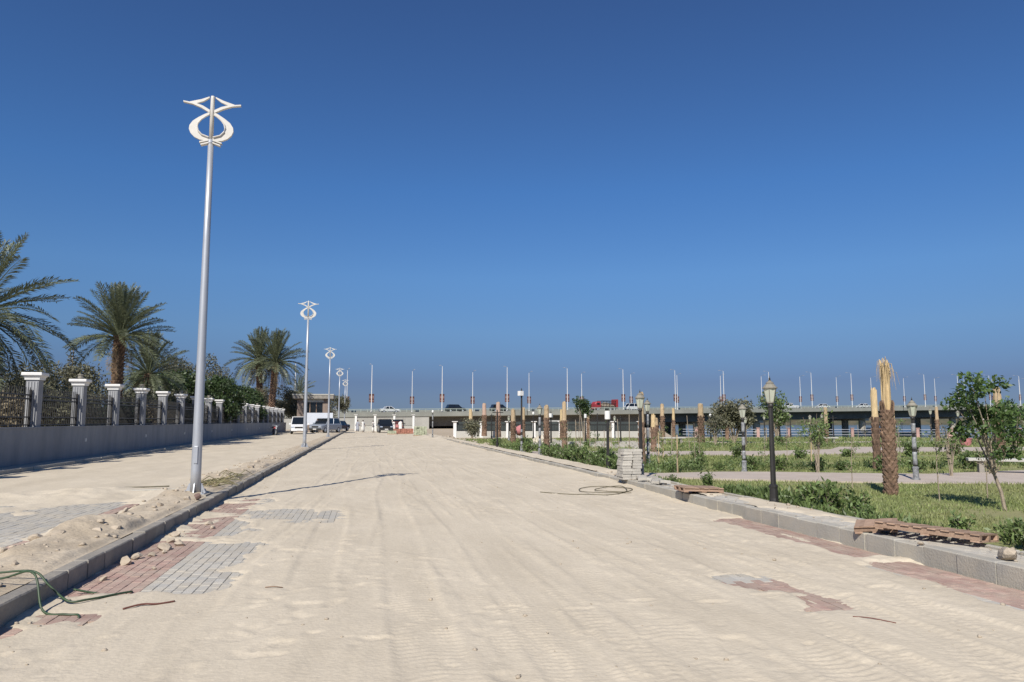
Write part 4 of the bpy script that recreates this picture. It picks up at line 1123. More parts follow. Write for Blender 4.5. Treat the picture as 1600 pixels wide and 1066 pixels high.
def pebbles(name, label, n, fn, seed, smin, smax, zf=None):
    rnd = random.Random(seed); V = []; Fc = []
    spots = [fn(rnd) for _ in range(n)]
    if zf:
        zz = zf(np.array([p_[0] for p_ in spots]), np.array([p_[1] for p_ in spots])); spots = [(p_[0], p_[1], float(q_)) for p_, q_ in zip(spots, zz)]
    data = [(np.array([v.co[:] for v in m.vertices]), [tuple(p_.vertices) for p_ in m.polygons]) for m in RKS]
    off = 0
    for k in range(n):
        x, y, z = spots[k]; v, f_ = data[k % 5]; s = smin+(smax-smin)*rnd.random()**2.5; a = rnd.uniform(0, 6.28)
        c, sn = math.cos(a), math.sin(a)
        w_ = v*s; V.append(np.stack([w_[:, 0]*c-w_[:, 1]*sn+x, w_[:, 0]*sn+w_[:, 1]*c+y, w_[:, 2]*.8+z+s*.2], -1))
        Fc += [tuple(i_+off for i_ in q) for q in f_]; off += len(v)
    o = link(name, np_mesh(name, np.concatenate(V), np.array(Fc), ROCK)); tag(o, label, 'pebbles'); struct(o, 'stuff')
def sz(fn, x, y): return float(fn(np.array([x]), np.array([y]))[0])
def pf1(r):
    x = r.uniform(-4.0, -2.95); y = 5+40*r.random()**1.7; return x, y, 0
def pf2(r):
    x = r.uniform(-2.7, 6.1) if r.random() < .6 else -2.72+abs(r.gauss(0, .35)); y = 4+30*r.random()**1.8; return x, y, 0
def pf3(r):
    x = r.uniform(6.2, 6.95); y = 6+60*r.random()**1.3; return x, y, PAVZ+.025
pebbles('strip_rubble', 'small stones strewn over the strip behind the left kerb', 420, pf1, 1, .012, .055, sand_prom)
pebbles('road_pebbles', 'tiny stones strewn over the sandy road', 520, pf2, 2, .004, .026, sand_road)
pebbles('pavement_rubble', 'small stones and crumbs on the right pavement', 260, pf3, 3, .01, .05)
def pf4(r):
    x = r.uniform(6.3, 7.6); y = r.uniform(40, 72); return x, y, .12
pebbles('far_rubble', 'pale rubble heaped along the far right kerb', 160, pf4, 4, .05, .22)
for k, (x0, x1, y0, y1) in enumerate([(9.0, 11.5, 39, 43), (12.5, 15.5, 38, 42), (10.5, 13, 44, 47)]):
    b = MB()
    for q in range(26):
        x, y = random.uniform(x0, x1), random.uniform(y0, y1); b.box(x, x+random.uniform(.4, .8), y, y+random.uniform(.3, .5), .1, .1+random.uniform(.12, .34), taper=.03)
    o = b.build('slab_heap', STONE); tag(o, ['heap of white stone slabs right of the sack-wrapped palm', 'heap of white slabs left of the block stack', 'heap of pale slabs behind the white-carton post'][k], 'stone heap', 'heaps of slabs in the garden'); struct(o, 'stuff')
o = MB().lathe([(1.3, .05), (1.0, .25), (.6, .5), (.25, .68), (.05, .74)], 14, 10.9, 45.5).build('sand_heap', SAND, smooth=True); tag(o, 'small cone of yellow sand right of the green truck', 'sand heap')

def smooth_path(pts, n=8):
    out = []
    P_ = [Vector(p) for p in pts]
    for i in range(len(P_)-1):
        p0, p1, p2, p3 = P_[max(i-1, 0)], P_[i], P_[i+1], P_[min(i+2, len(P_)-1)]
        for k in range(n):
            t_ = k/n
            out.append(.5*((2*p1)+(p2-p0)*t_+(2*p0-5*p1+4*p2-p3)*t_*t_+(3*p1-p0-3*p2+p3)*t_**3))
    out.append(P_[-1]); return out
def zr(x, y):
    if x > KL: return sz(sand_road, x, y)
    return PROM+.03
def hose(name, label, pts, r, m, cat='hose'):
    pl = smooth_path([(x, y, zr(x, y)+dz+r) for x, y, dz in pts])
    return tag(MB().tube(pl, r, 6).build(name, m, smooth=True), label, cat)
hose('garden_hose', 'dark green hose looping over the left kerb at lower left', [(-3.9, 7.7, .02), (-3.3, 7.62, .03), (-2.9, 7.55, .05), (-2.72, 7.45, .12), (-2.5, 7.28, .02), (-2.36, 7.33, .01), (-2.16, 7.62, .01), (-2.12, 7.74, .01), (-2.35, 7.78, .01), (-2.62, 7.75, .06)], .010, HOSE)
hose('garden_hose', 'lower strand of green hose curling onto the road at lower left', [(-3.7, 7.30, .02), (-3.1, 7.34, .03), (-2.76, 7.2, .10), (-2.6, 7.02, .02), (-2.40, 6.95, .01), (-2.3, 6.93, .01), (-2.26, 6.84, .01)], .010, HOSE)
hose('hose_coil', 'dull hose lying in loose loops on the sand by the right kerb', [(3.9, 16.5, 0), (4.3, 15.9, 0), (4.75, 15.6, 0), (5.2, 15.45, 0), (5.75, 15.9, 0), (5.95, 16.3, .01), (5.5, 17.2, .01), (4.95, 16.9, .01), (4.8, 16.0, .02), (5.6, 15.7, .02), (5.9, 16.8, .02), (5.3, 16.6, .02), (5.15, 16.2, .02), (5.7, 15.55, .03)], .009, HOSE_B)
hose('twig', 'short reddish stick on the sand near the green hose', [(-1.98, 7.02, 0), (-1.86, 7.12, .005), (-1.74, 7.16, 0), (-1.62, 7.24, 0)], .008, mat('twig_red', (0.16, 0.06, 0.045), scale=5), 'stick')
hose('twig', 'thin dark twig on the sand right of the red pavers', [(-.9, 7.62, 0), (-.82, 7.6, .01), (-.74, 7.63, 0)], .005, BARK, 'stick')
hose('twig', 'thin bent twig on the sand at lower right', [(3.9, 5.55, 0), (4.02, 5.5, .005), (4.16, 5.38, 0)], .004, MATS['twig_red'], 'stick')
hose('pipe', 'pale plastic pipe lying left of the nearest lamp base', [(-4.6, 15.7, .05), (-4.0, 15.75, .05), (-3.4, 15.8, .06)], .014, CONC_P, 'pipe')
hose('pipe', 'greenish pipe lying behind the pale pipe by the lamp', [(-5.6, 16.4, .05), (-4.8, 16.45, .05), (-3.9, 16.5, .06)], .014, HOSE_B, 'pipe')
rnd = random.Random(9); b = MB()
for k in range(46):
    x, y = rnd.uniform(-3.6, -3.0), rnd.uniform(16.6, 19.4); a = rnd.uniform(-.5, .9); l = rnd.uniform(.2, .6)
    b.tube([(x, y, PROM+.06), (x+math.cos(a)*l*.5, y+math.sin(a)*l*.5, PROM+.06+rnd.uniform(.05, .18)), (x+math.cos(a)*l, y+math.sin(a)*l, PROM+.06+rnd.uniform(0, .08))], [.010, .009, .003], 4)
o = b.build('palm_cuttings', mat('cuttings', (0.16, 0.17, 0.085), (0.22, 0.17, 0.09), scale=4, island=.35)); tag(o, 'heap of cut green palm leaves behind the nearest lamp base', 'cuttings'); struct(o, 'stuff')
pf = MB().lathe([(.10, 0), (.11, .04), (.09, .16), (.085, .16), (.08, .05), (.01, .04)], 10)
o = pf.build('broken_pot', mat('pot', (0.17, 0.11, 0.09), scale=5), loc=(-2.98, 14.5, PROM+.05), rz=(R(20), R(60), .6))
o.scale = (.55, .55, .6); tag(o, 'small dark brown broken pot right of the nearest lamp base', 'pot')

# ------------------------------------------------------------------ vehicles (front faces -Y at rotation 0)
def rrect(hw, z0, z1, y, c=.12, top=None):
    """rounded-rectangle section at y; top = half width at the upper edge"""
    t_ = hw if top is None else top
    return [(-hw+c*.6, y, z0), (hw-c*.6, y, z0), (hw, y, z0+c), (t_+(hw-t_)*.3, y, z1-c), (t_-c*.7, y, z1), (-t_+c*.7, y, z1), (-t_-(hw-t_)*.3, y, z1-c), (-hw, y, z0+c)]
def wheel_meshes(r, w_):
    ty = MB(); n = 18
    ty.rings([[(x, rr*math.cos(2*math.pi*j/n), rr*math.sin(2*math.pi*j/n)) for j in range(n)] for x, rr in ((-w_/2, r*.7), (-w_/2, r*.95), (-w_/2*.7, r), (w_/2*.7, r), (w_/2, r*.95), (w_/2, r*.7))])
    ri = MB(); ri.rings([[(x, rr*math.cos(2*math.pi*j/n), rr*math.sin(2*math.pi*j/n)) for j in range(n)] for x, rr in ((-w_/2-.004, r*.66), (w_/2+.004, r*.66))])
    for s in (-1, 1):
        for j in range(5):
            a = 2*math.pi*j/5
            ri.tube([(s*(w_/2+.012), 0, 0), (s*(w_/2+.012), r*.6*math.cos(a), r*.6*math.sin(a))], .03, 4)
    return ty.mesh('tyre', RUBBER, True), ri.mesh('rim', GALV)
WH = wheel_meshes(.34, .22)
def vehicle(name, label, cat, x, y, z, rz, paint, kind='suv', scale=1.0, group=None):
    t = thing(name, label, cat, (x, y, z), rz, group); t.scale = (scale,)*3
    if kind == 'suv': L, W, Hh, hood, belt, ws, rear = 4.6, 1.86, 1.80, 1.05, 1.10, .75, .25
    elif kind == 'van': L, W, Hh, hood, belt, ws, rear = 4.4, 1.72, 1.88, .55, 1.05, .65, .12
    elif kind == 'pickup': L, W, Hh, hood, belt, ws, rear = 5.0, 1.78, 1.72, 1.1, 1.02, .6, 2.2
    else: L, W, Hh, hood, belt, ws, rear = 4.4, 1.74, 1.45, 1.15, .92, .75, .9
    hw = W/2; y0 = -L/2; y1 = L/2; lo = .34
    b = MB()
    b.rings([rrect(hw*.86, lo+.1, belt*.80, y0, .06), rrect(hw*.95, lo, belt*.86, y0+.10, .10), rrect(hw, lo-.02, belt*.93, y0+.45, .12), rrect(hw, lo-.02, belt, y0+hood, .10),
             rrect(hw, lo-.02, belt+.02, y1-.5, .10), rrect(hw*.97, lo, belt, y1-.08, .10), rrect(hw*.88, lo+.1, belt*.95, y1, .06)])
    b.build('body', paint, t, smooth=False, bevel=.03)
    g0, g1 = y0+hood-.02, y1-rear
    roof0, roof1 = g0+ws, g1-(.28 if kind != 'car' else .55)
    tw = hw*.80; zb = belt+.0; zt = Hh
    def lerp(a, c, u): return a+(c-a)*u
    c = MB()                                             # roof and pillars
    c.box(-tw, tw, roof0, roof1, zt-.05, zt, taper=.02)
    for s in (-1, 1):
        for (ya, yb) in ((g0+.04, roof0+.04), (lerp(g0, g1, .5), lerp(roof0, roof1, .48)), (g1-.05, roof1-.05)):
            c.tube([(s*hw*.93, ya, zb-.02), (s*tw*.985, yb, zt-.03)], .05, 6)
    c.build('roof', paint, t, bevel=.015)
    def pane(nm, pts): MB().quad(*pts).build(nm, GLASS_D, t)
    pane('windscreen', [(-hw*.88, g0+.05, zb), (hw*.88, g0+.05, zb), (tw*.93, roof0+.02, zt-.06), (-tw*.93, roof0+.02, zt-.06)])
    pane('rear_window', [(hw*.88, g1-.05, zb), (-hw*.88, g1-.05, zb), (-tw*.93, roof1-.02, zt-.06), (tw*.93, roof1-.02, zt-.06)])
    for s in (-1, 1):
        q = [(s*hw*.92, g0+.1, zb), (s*hw*.92, g1-.1, zb), (s*tw*.97, roof1-.05, zt-.06), (s*tw*.97, roof0+.05, zt-.06)]
        pane('side_window', q if s > 0 else q[::-1])
    if kind == 'pickup':
        MB().box(-hw*.9, hw*.9, y1-rear+.1, y1-.06, belt-.05, belt+.025).build('load_bed', CLOTH_D, t)
    for s in (-1, 1):
        MB().box(s*hw*.72-.17, s*hw*.72+.17, y0-.02, y0+.12, belt*.66, belt*.78, taper=.01).build('headlight', CHROME, t)
        MB().box(s*hw*.80-.10, s*hw*.80+.10, y1-.06, y1+.015, belt*.66, belt*.85).build('tail_light', TAIL, t)
        MB().box(s*(hw+.09)-.09, s*(hw+.09)+.09, g0+.12, g0+.22, belt-.02, belt+.14, taper=.015).build('mirror', paint, t)
    MB().box(-hw*.48, hw*.48, y0-.015, y0+.05, belt*.60, belt*.76).build('grille', IRON, t)
    MB().box(-hw*.93, hw*.93, y0-.07, y0+.06, lo+.02, lo+.24, taper=.03).build('bumper', paint if kind in ('van', 'car') else IRON, t)
    MB().box(-.22, .22, y0-.085, y0-.07, lo+.08, lo+.18).build('number_plate', WHITE, t)
    for sx in (-1, 1):
        for yy in (y0+.82, y1-.85):
            w_ = link('wheel', WH[0], t, (sx*(hw-.10), yy, .34)); link('rim', WH[1], w_)
    return t
vehicle('parked_van', 'white minivan parked against the fence', 'van', -7.1, 85.5, PROM+.02, R(4), CARW, 'van')
vehicle('parked_car', 'silver-blue car parked in front of the guard hut', 'car', -4.6, 92.5, PROM+.02, R(-30), CARS, 'suv', .98)
vehicle('parked_car', 'dark car parked right behind the silver-blue car', 'car', -3.7, 107, PROM+.02, R(-25), CARN, 'car')
vehicle('parked_suv', 'black off-road car facing the camera on the far sand', 'car', 2.75, 104, .02, R(3), CARB, 'suv', 1.02)
open_suv = vehicle('parked_suv', 'dark car with its tailgate open beside the black off-road car', 'car', 4.95, 115, .02, R(176), CARB, 'suv', 1.0)
MB().box(-.75, .75, 2.25, 3.0, 1.72, 1.78).build('open_tailgate', CARB, open_suv)
MB().box(-.72, .72, 2.28, 2.36, .62, 1.55).build('red_cargo', PINK, open_suv)
t = thing('motorbike', 'motorbike parked at the foot of the fence left of the white minivan', 'motorbike', (-8.7, 77, PROM+.02), R(20))
for yy in (-.62, .62):
    w_ = link('wheel', WH[0], t, (0, yy, .31)); w_.scale = (.45, .92, .92); q_ = link('rim', WH[1], w_)
MB().tube([(0, .62, .31), (0, .2, .62), (0, -.35, .66), (0, -.62, .31)], .04, 6).build('frame', IRON, t)
MB().box(-.13, .13, -.1, .32, .66, .84, taper=.05).build('tank', RED, t, bevel=.03)
MB().box(-.14, .14, .30, .85, .74, .84, taper=.03).build('seat', RUBBER, t, bevel=.02)
MB().tube([(0, -.62, .31), (0, -.42, .95)], .035, 6).tube([(-.36, -.34, 1.02), (0, -.42, .97), (.36, -.34, 1.02)], .02, 6).build('fork', GALV, t)
MB().lathe([(.02, 0), (.09, .02), (.09, .08), (.03, .12)], 10).build('headlight', CHROME, t, loc=(0, -.58, .86), rz=(R(90), 0, 0))

# ------------------------------------------------------------------ guard hut and white board
t = thing('guard_hut', 'brown guard hut with flat overhanging roof at the end of the fence', 'building', (-6.6, 101, PROM))
def hutbox(nm, m, *a, **k): return MB().box(*a).build(nm, m, t, **k)
hutbox('wall', MUD, -2.0, -1.2, -1.5, -1.25, -.2, 4.3); hutbox('wall', MUD, 1.2, 2.0, -1.5, -1.25, -.2, 4.3)
hutbox('wall', MUD, -1.2, 1.2, -1.5, -1.25, -.2, 2.35); hutbox('wall', MUD, -2.0, -1.75, -1.25, 1.5, -.2, 4.3)
hutbox('wall', MUD, 1.75, 2.0, -1.25, 1.5, -.2, 4.3); hutbox('wall', MUD, -1.75, 1.75, 1.25, 1.5, -.2, 4.3)
hutbox('lintel', CONC_P, -1.3, 1.3, -1.54, -1.24, 3.85, 4.3)
hutbox('roof', CONC_D, -2.55, 2.55, -2.1, 2.0, 4.3, 4.75); hutbox('roof_edge', CONC_P, -2.6, 2.6, -2.15, 2.05, 4.75, 4.9)
hutbox('window', GLASS_D, -1.2, 1.2, -1.36, -1.33, 2.35, 3.85)
for xx in (-.4, .4): hutbox('window_bar', WOOD, xx-.04, xx+.04, -1.42, -1.365, 2.35, 3.85)
t = thing('site_board', 'plain white board standing in front of the guard hut', 'board', (-5.5, 96.5, PROM), R(2))
MB().box(-1.75, 1.55, -.04, .04, .95, 2.45).build('panel', mat('board_white', (.62, .65, .70), (.58, .61, .66), scale=1), t)
for xx in (-1.6, 0, 1.4): MB().box(xx-.04, xx+.04, .045, .12, -.2, 2.4).build('post', IRON, t)
t = thing('dark_crate', 'dark blue crate of site gear under the white board', 'crate', (-6.1, 95.2, PROM), R(8))
MB().box(-.5, .5, -.4, .4, 0, .9, taper=.02).build('body', CARN, t); MB().box(-.54, .54, -.44, .44, .9, .98).build('lid', CLOTH_D, t)

# ------------------------------------------------------------------ people far down the road
def person_mesh(seed, arms=((.1, .05), (.1, -.03)), stride=.1):
    """one continuous skinned body, 1.68 m tall"""
    pts = [(0, 0, .93), (0, 0, 1.15), (0, 0, 1.38), (0, 0, 1.48), (0, -.01, 1.57), (0, 0, 1.66)]
    rad = [.15, .14, .16, .06, .095, .085]
    ed = [(0, 1), (1, 2), (2, 3), (3, 4), (4, 5)]
    for s, (ax, ay) in zip((-1, 1), arms):
        n = len(pts)
        pts += [(s*.19, 0, 1.36), (s*(.22+ax*.5), ay, 1.10), (s*(.22+ax), ay*2-.05, .86), (s*(.22+ax), ay*2-.08, .78)]; rad += [.065, .048, .038, .04]
        ed += [(2, n), (n, n+1), (n+1, n+2), (n+2, n+3)]
    for s in (-1, 1):
        n = len(pts)
        pts += [(s*.10, 0, .86), (s*.11, s*stride*.5-.02, .47), (s*.11, s*stride, .08), (s*.12, s*stride-.16, .035)]; rad += [.095, .065, .05, .04]
        ed += [(0, n), (n, n+1), (n+1, n+2), (n+2, n+3)]
    me = bpy.data.meshes.new('body'); me.from_pydata(pts, ed, []); me.update()
    o = bpy.data.objects.new('tmp', me); COL.objects.link(o)
    sk = o.modifiers.new('skin', 'SKIN')
    for v, r in zip(me.skin_vertices[0].data, rad): v.radius = (r, r)
    me.skin_vertices[0].data[0].use_root = True
    su = o.modifiers.new('sub', 'SUBSURF'); su.levels = 1; su.render_levels = 1
    bpy.context.view_layer.update()
    ev = o.evaluated_get(bpy.context.evaluated_depsgraph_get())
    out = bpy.data.meshes.new_from_object(ev); bpy.data.objects.remove(o)
    out.materials.clear(); out.materials.append(SKIN); out.shade_smooth(); return out
PB1 = person_mesh(1)
def robe_mesh(m, hem=.10, flare=.27):
    b = MB(); n = 14
    prof = [(flare, hem), (flare*.93, .5), (.22, .95), (.20, 1.15), (.225, 1.36), (.15, 1.45), (.07, 1.50)]
    b.rings([[(r*math.cos(2*math.pi*j/n)*(1.05+.03*math.sin(j*2.3+z*4)), r*.72*math.sin(2*math.pi*j/n), z) for j in range(n)] for r, z in prof], True)
    for s in (-1, 1):
        b.tube([(s*.18, 0, 1.38), (s*.27, .02, 1.10), (s*.31, -.03, .88)], [.085, .075, .08], 8)
    return b.mesh('robe', m, True)
RB = {'w': robe_mesh(ROBE), 'g': robe_mesh(mat('grey_robe', (.33, .35, .40), scale=5, rough=.9)), 'd': robe_mesh(CLOTH_D, .55, .22)}
HM = MB().rings([[(.112*math.sin(R(a))*math.cos(2*math.pi*j/10), .01+.115*math.sin(R(a))*math.sin(2*math.pi*j/10), 1.605+.105*math.cos(R(a))) for j in range(10)] for a in (86, 60, 35, 10)]).mesh('hair', HAIR, True)
def person(label, x, y, rz, c, s=1.0, z=.02):
    t = thing('person', label, 'person', (x, y, z), rz, 'people by the parked cars'); t.scale = (s,)*3
    link('body', PB1, t); link('clothing', RB[c], t); link('hair', HM, t)
person('person in a long white robe standing alone left of the black off-road car', -.25, 108, .5, 'w')
person('person in grey robe at the far left of the group by the parked cars', -1.05, 114, -.6, 'g')
person('person in a white robe left of and beside the black off-road car', 1.15, 106, 1.4, 'w', .97)
person('person in white between the black off-road car and the open tailgate', 4.1, 109, 2.4, 'w', .98)
person('person in white standing at the open tailgate, bright against the dark car', 5.2, 111.6, 2.9, 'w', 1.02)
person('person in dark clothes beside the silver-blue car', -5.55, 92.2, .4, 'd', 1, PROM+.02)
# piles of bricks and blocks on the far sand
def brick_pile(name, label, x, y, nx, ny, nz, m, rz=0):
    t = thing(name, label, 'brick pile', (x, y, .02), rz); b = MB()
    for k in range(nz):
        for i_ in range(nx):
            for j_ in range(ny):
                if k > nz*.6 and random.random() < .25: continue
                x0 = (i_-nx/2)*.26+random.uniform(-.02, .02); y0 = (j_-ny/2)*.26+random.uniform(-.02, .02)
                b.box(x0, x0+.24, y0, y0+.22, k*.115+.1, k*.115+.205)
    o = struct(b.build('bricks', m, t), 'stuff')
    MB().box(-nx*.13-.05, nx*.13+.05, -ny*.13-.05, ny*.13+.05, 0, .09).build('pallet', WOOD, t)
brick_pile('brick_pile', 'long low pile of red bricks right of the parked cars', 4.6, 91, 9, 4, 5, BRICKR)
brick_pile('block_pile', 'taller pile of greenish blocks right of the red bricks', 5.75, 79, 5, 4, 8, BRICKG)
brick_pile('block_pile', 'low pile of greenish blocks between black car and red bricks', 3.2, 90, 4, 3, 3, BRICKG)

# ------------------------------------------------------------------ green truck, mixer, red bin
t = thing('green_truck', 'small green truck with pale windscreen parked beyond the garden', 'truck', (20.3, 81.5, 0), R(12)); t.scale = (.78,)*3
MB().box(-.95, .95, -2.2, -.7, .5, 1.35, taper=.04).build('cab_base', GREENP, t, bevel=.05)
MB().box(-.92, .92, -2.1, -.7, 1.35, 2.15, taper=.10).build('cab_top', CONC_P, t, bevel=.05)
MB().box(-.72, .72, -2.09, -2.06, 1.45, 1.95).build('windscreen', GLASS_D, t)
MB().box(-1.0, 1.0, -.6, 2.4, .7, .82).box(-1.0, -.94, -.6, 2.4, .82, 1.35).box(.94, 1.0, -.6, 2.4, .82, 1.35).box(-.94, .94, 2.34, 2.4, .82, 1.35).build('load_bed', GREENP, t)
for sx in (-1, 1):
    for yy in (-1.4, 1.5): link('rim', WH[1], link('wheel', WH[0], t, (sx*.85, yy, .34)))
    MB().box(sx*.7-.13, sx*.7+.13, -2.23, -2.19, .7, .9).build('headlight', CHROME, t)
t = thing('cement_mixer', 'faded red drum mixer standing among the far shrubs', 'mixer', (12.6, 60.5, .1), .5)
MB().lathe([(.10, -.42), (.30, -.36), (.40, -.05), (.38, .12), (.20, .42), (.18, .46)], 14).build('drum', PINK, t, loc=(0, 0, .75), rz=(R(40), 0, 0), smooth=True)
MB().tube([(-.45, -.2, 0), (-.38, 0, .75)], .03).tube([(.45, -.2, 0), (.38, 0, .75)], .03).tube([(-.45, .3, 0), (-.38, 0, .75)], .03).tube([(.45, .3, 0), (.38, 0, .75)], .03).build('frame', IRON, t)
for s in (-1, 1): w_ = link('wheel', WH[0], t, (s*.5, .25, .2)); w_.scale = (.5, .55, .55)
t = thing('red_bin', 'pinkish red tub near the water behind the leafy tree', 'bin', (35.2, 38.6, .12))
MB().lathe([(.26, 0), (.33, .42), (.35, .43), (.35, .47), (.31, .47), (.30, .4)], 14).build('tub', PINK, t)

# ------------------------------------------------------------------ far wall with white pillars at the end of the road
SHADE_SHEET = mat('bridge_shade', (0.035, 0.045, 0.045), (0.05, 0.06, 0.058), scale=2, rough=.95)  # dark colour standing in for the shade below the bridge
def white_wall(label, pts, wall_h, pil_h, gap, z0=0.0, railm=IRON, shade_panel=False):
    (xa, ya), (xb, yb) = pts; L = math.hypot(xb-xa, yb-ya); a = math.atan2(yb-ya, xb-xa)
    t = thing('pillared_wall', label, 'wall', (xa, ya, z0), a)
    MB().box(0, L, -.12, .12, -.4, wall_h).build('base_wall', CONC_P, t)
    pm_ = MB().box(-.16, .16, -.16, .16, -.3, pil_h-.16).mesh('pillar', WHITE)
    cm_ = MB().rings([[(sx*r, sy*r, z) for sx, sy in ((-1, -1), (1, -1), (1, 1), (-1, 1))] for r, z in ((.17, pil_h-.16), (.24, pil_h-.10), (.30, pil_h-.06), (.30, pil_h))]).mesh('cap', WHITE)
    n_ = int(L/gap)
    for k in range(n_+1):
        p_ = link('pillar', pm_, t, (k*gap, 0, 0)); link('cap', cm_, p_)
        if k < n_:
            b = MB()
            for z in (wall_h+.08, pil_h-.35): b.box(k*gap+.17, (k+1)*gap-.17, -.02, .02, z-.02, z+.02)
            for j in range(14):
                x = k*gap+.2+(gap-.4)*(j+.5)/14; b.box(x-.01, x+.01, -.01, .01, wall_h, pil_h-.25)
            struct(b.build('railing', railm, t), 'stuff')
            if shade_panel: MB().box(k*gap+.165, (k+1)*gap-.165, .03, .05, wall_h, pil_h-.05).build('shade_panel', SHADE_SHEET, t)  # dark sheet added between pillars to carry on the under-bridge shade
    return t
white_wall('far wall with tall white pillars across the end of the road', [(-1.37, 121), (8.2, 119)], .8, 2.62, 3.05)
white_wall('low white wall with short capped pillars along the far side of the garden', [(9.25, 77.7), (28.5, 73.9)], .55, 1.58, 2.75, shade_panel=True)

# ------------------------------------------------------------------ bridge
B0 = Vector((1.22, 163.86, 0)); BD = Vector((.972, .235, 0)).normalized(); BN = Vector((-BD.y, BD.x, 0)); SP = 16.07
def zd(i_): return 3.25+.215*i_+.0012*i_*i_                 # deck level at pole position i
bridge = thing('road_bridge', 'long low concrete bridge crossing behind the whole garden', 'bridge', (0, 0, 0))
def bpt(i_, off, z): p_ = B0+BD*(SP*i_)+BN*off; return (p_.x, p_.y, z)
def bstrip(name, m, sec, i0, i1, step=.5):
    """section: list of (offset, height above deck) swept along the bridge"""
    rings = []; i_ = i0
    while i_ <= i1+1e-6:
        rings.append([bpt(i_, o_, zd(i_)+h_) for o_, h_ in sec]); i_ += step
    return MB().rings(rings).build(name, m, bridge)
BRC = mat('bridge_concrete', (0.30, 0.305, 0.265), (0.23, 0.235, 0.205), scale=.35, rough=.85, bump=.2, bscale=4, stretch=(1, 1, .25))
bstrip('deck', BRC, [(-1.2, -.05), (-1.2, -.78), (-.9, -.92), (20.6, -.92), (20.9, -.78), (20.9, -.05)], -6, 26)
bstrip('carriageway', ASPH, [(-.9, -.04), (-.9, .03), (20.6, .03), (20.6, -.04)], -6, 26)
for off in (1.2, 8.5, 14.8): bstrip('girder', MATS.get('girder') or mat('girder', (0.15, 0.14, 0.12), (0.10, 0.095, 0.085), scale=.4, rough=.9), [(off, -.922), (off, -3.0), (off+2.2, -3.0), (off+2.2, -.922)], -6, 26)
PGRN = mat('parapet_paint', (0.34, 0.40, 0.35), (0.29, 0.34, 0.30), scale=.5, rough=.7)
bstrip('parapet', BRC, [(-1.15, -.04), (-1.15, .22), (-.95, .22), (-.95, -.04)], -6, 26)
bstrip('handrail', PGRN, [(-1.10, .80), (-1.10, .92), (-.98, .92), (-.98, .80)], -6, 26)
bstrip('handrail', PGRN, [(-1.08, .55), (-1.08, .61), (-1.0, .61), (-1.0, .55)], -6, 26)
for i_ in range(-6, 26, 2):
    x, y, z = bpt(i_+.3, -1.21, zd(i_+.3)); MB().box(x-.06, x+.06, y-.03, y+.03, z-.77, z+.20).build('expansion_joint', IRON, bridge)
b = MB(); i_ = -6.0
while i_ < 26:
    x, y, z = bpt(i_, -1.04, zd(i_)); b.box(x-.05, x+.05, y-.05, y+.05, z+.20, z+.80); i_ += .09
struct(b.build('railing_post', PGRN, bridge), 'stuff')
bstrip('far_parapet', BRC, [(20.6, .0), (20.6, .9), (20.8, .9), (20.8, .0)], -6, 26)
for i_ in (5.6, 6.9, 9.5, 12.1, 14.7, 17.3):
    b = MB()
    for off in (3.3, 9.6, 15.9):
        x, y, z = bpt(i_, off, 0); b.lathe([(1.0, -4), (1.0, zd(i_)-3.6), (1.05, zd(i_)-3.55)], 14, x, y)
    p1, p2 = Vector(bpt(i_, 1.4, 0)), Vector(bpt(i_, 17.8, 0)); w2 = BD*.8
    zt = zd(i_)-3.0
    b.rings([[p1-w2+Vector((0, 0, zt-.7)), p1+w2+Vector((0, 0, zt-.7)), p1+w2+Vector((0, 0, zt)), p1-w2+Vector((0, 0, zt))], [p2-w2+Vector((0, 0, zt-.7)), p2+w2+Vector((0, 0, zt-.7)), p2+w2+Vector((0, 0, zt)), p2-w2+Vector((0, 0, zt))]])
    b.build('pier', CONC, bridge)
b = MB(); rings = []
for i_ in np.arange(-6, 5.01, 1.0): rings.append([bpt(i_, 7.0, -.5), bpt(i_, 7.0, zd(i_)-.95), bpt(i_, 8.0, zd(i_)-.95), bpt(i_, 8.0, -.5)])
b.rings(rings).build('abutment_wall', mat('shade_darkened_concrete', (0.10, 0.105, 0.10), (0.07, 0.072, 0.07), scale=.4, rough=.9), bridge)  # shade under the deck is put into this wall's dark colour
b = MB(); rings = []
for i_ in np.arange(-6, .81, .4): rings.append([bpt(i_, -1.05, -.5), bpt(i_, -1.05, zd(i_)-.79), bpt(i_, 1.5, zd(i_)-.95), bpt(i_, 1.5, -.5)])
b.rings(rings).build('approach_wall', CONC_P, bridge)

def bridge_lamp(label, i_, off, face, near, banner=True):
    x, y, z = bpt(i_, off, zd(i_)+.03)
    t = thing('bridge_lamp', label, 'lamp post', (x, y, z), math.atan2(BD.y, BD.x), 'lamp posts along the bridge')
    MB().lathe([(.17, 0), (.17, .5), (.11, .55), (.08, 6), (.055, 10.4)], 8).build('pole', WHITE, t)
    MB().tube([(0, 0, 10.35), (0, face*.5, 10.6), (0, face*1.6, 10.72)], .035, 6).build('arm', GALV, t)
    MB().box(-.12, .12, face*1.6-.3, face*1.6+.3, 10.66, 10.78, taper=.03).build('lamp_head', GALV, t)
    if banner:
        bn = MB().box(-.56, -.07, -.02, .02, 2.3, 4.15).box(.07, .56, -.02, .02, 2.3, 4.15).build('banner', BANNER, t)
        MB().box(-.5, -.14, -.032, -.023, 3.15, 3.75).box(.14, .5, -.032, -.023, 3.15, 3.75).box(-.46, -.18, -.032, -.023, 2.5, 2.85).box(.18, .46, -.032, -.023, 2.5, 2.85).build('print', BANNER_F, bn)
    return t
for i_ in range(-1, 16):
    nm = ORD[i_+1]
    bridge_lamp(f'{nm} white lamp post from the left in the near row on the bridge', i_, -.4, 1, True)
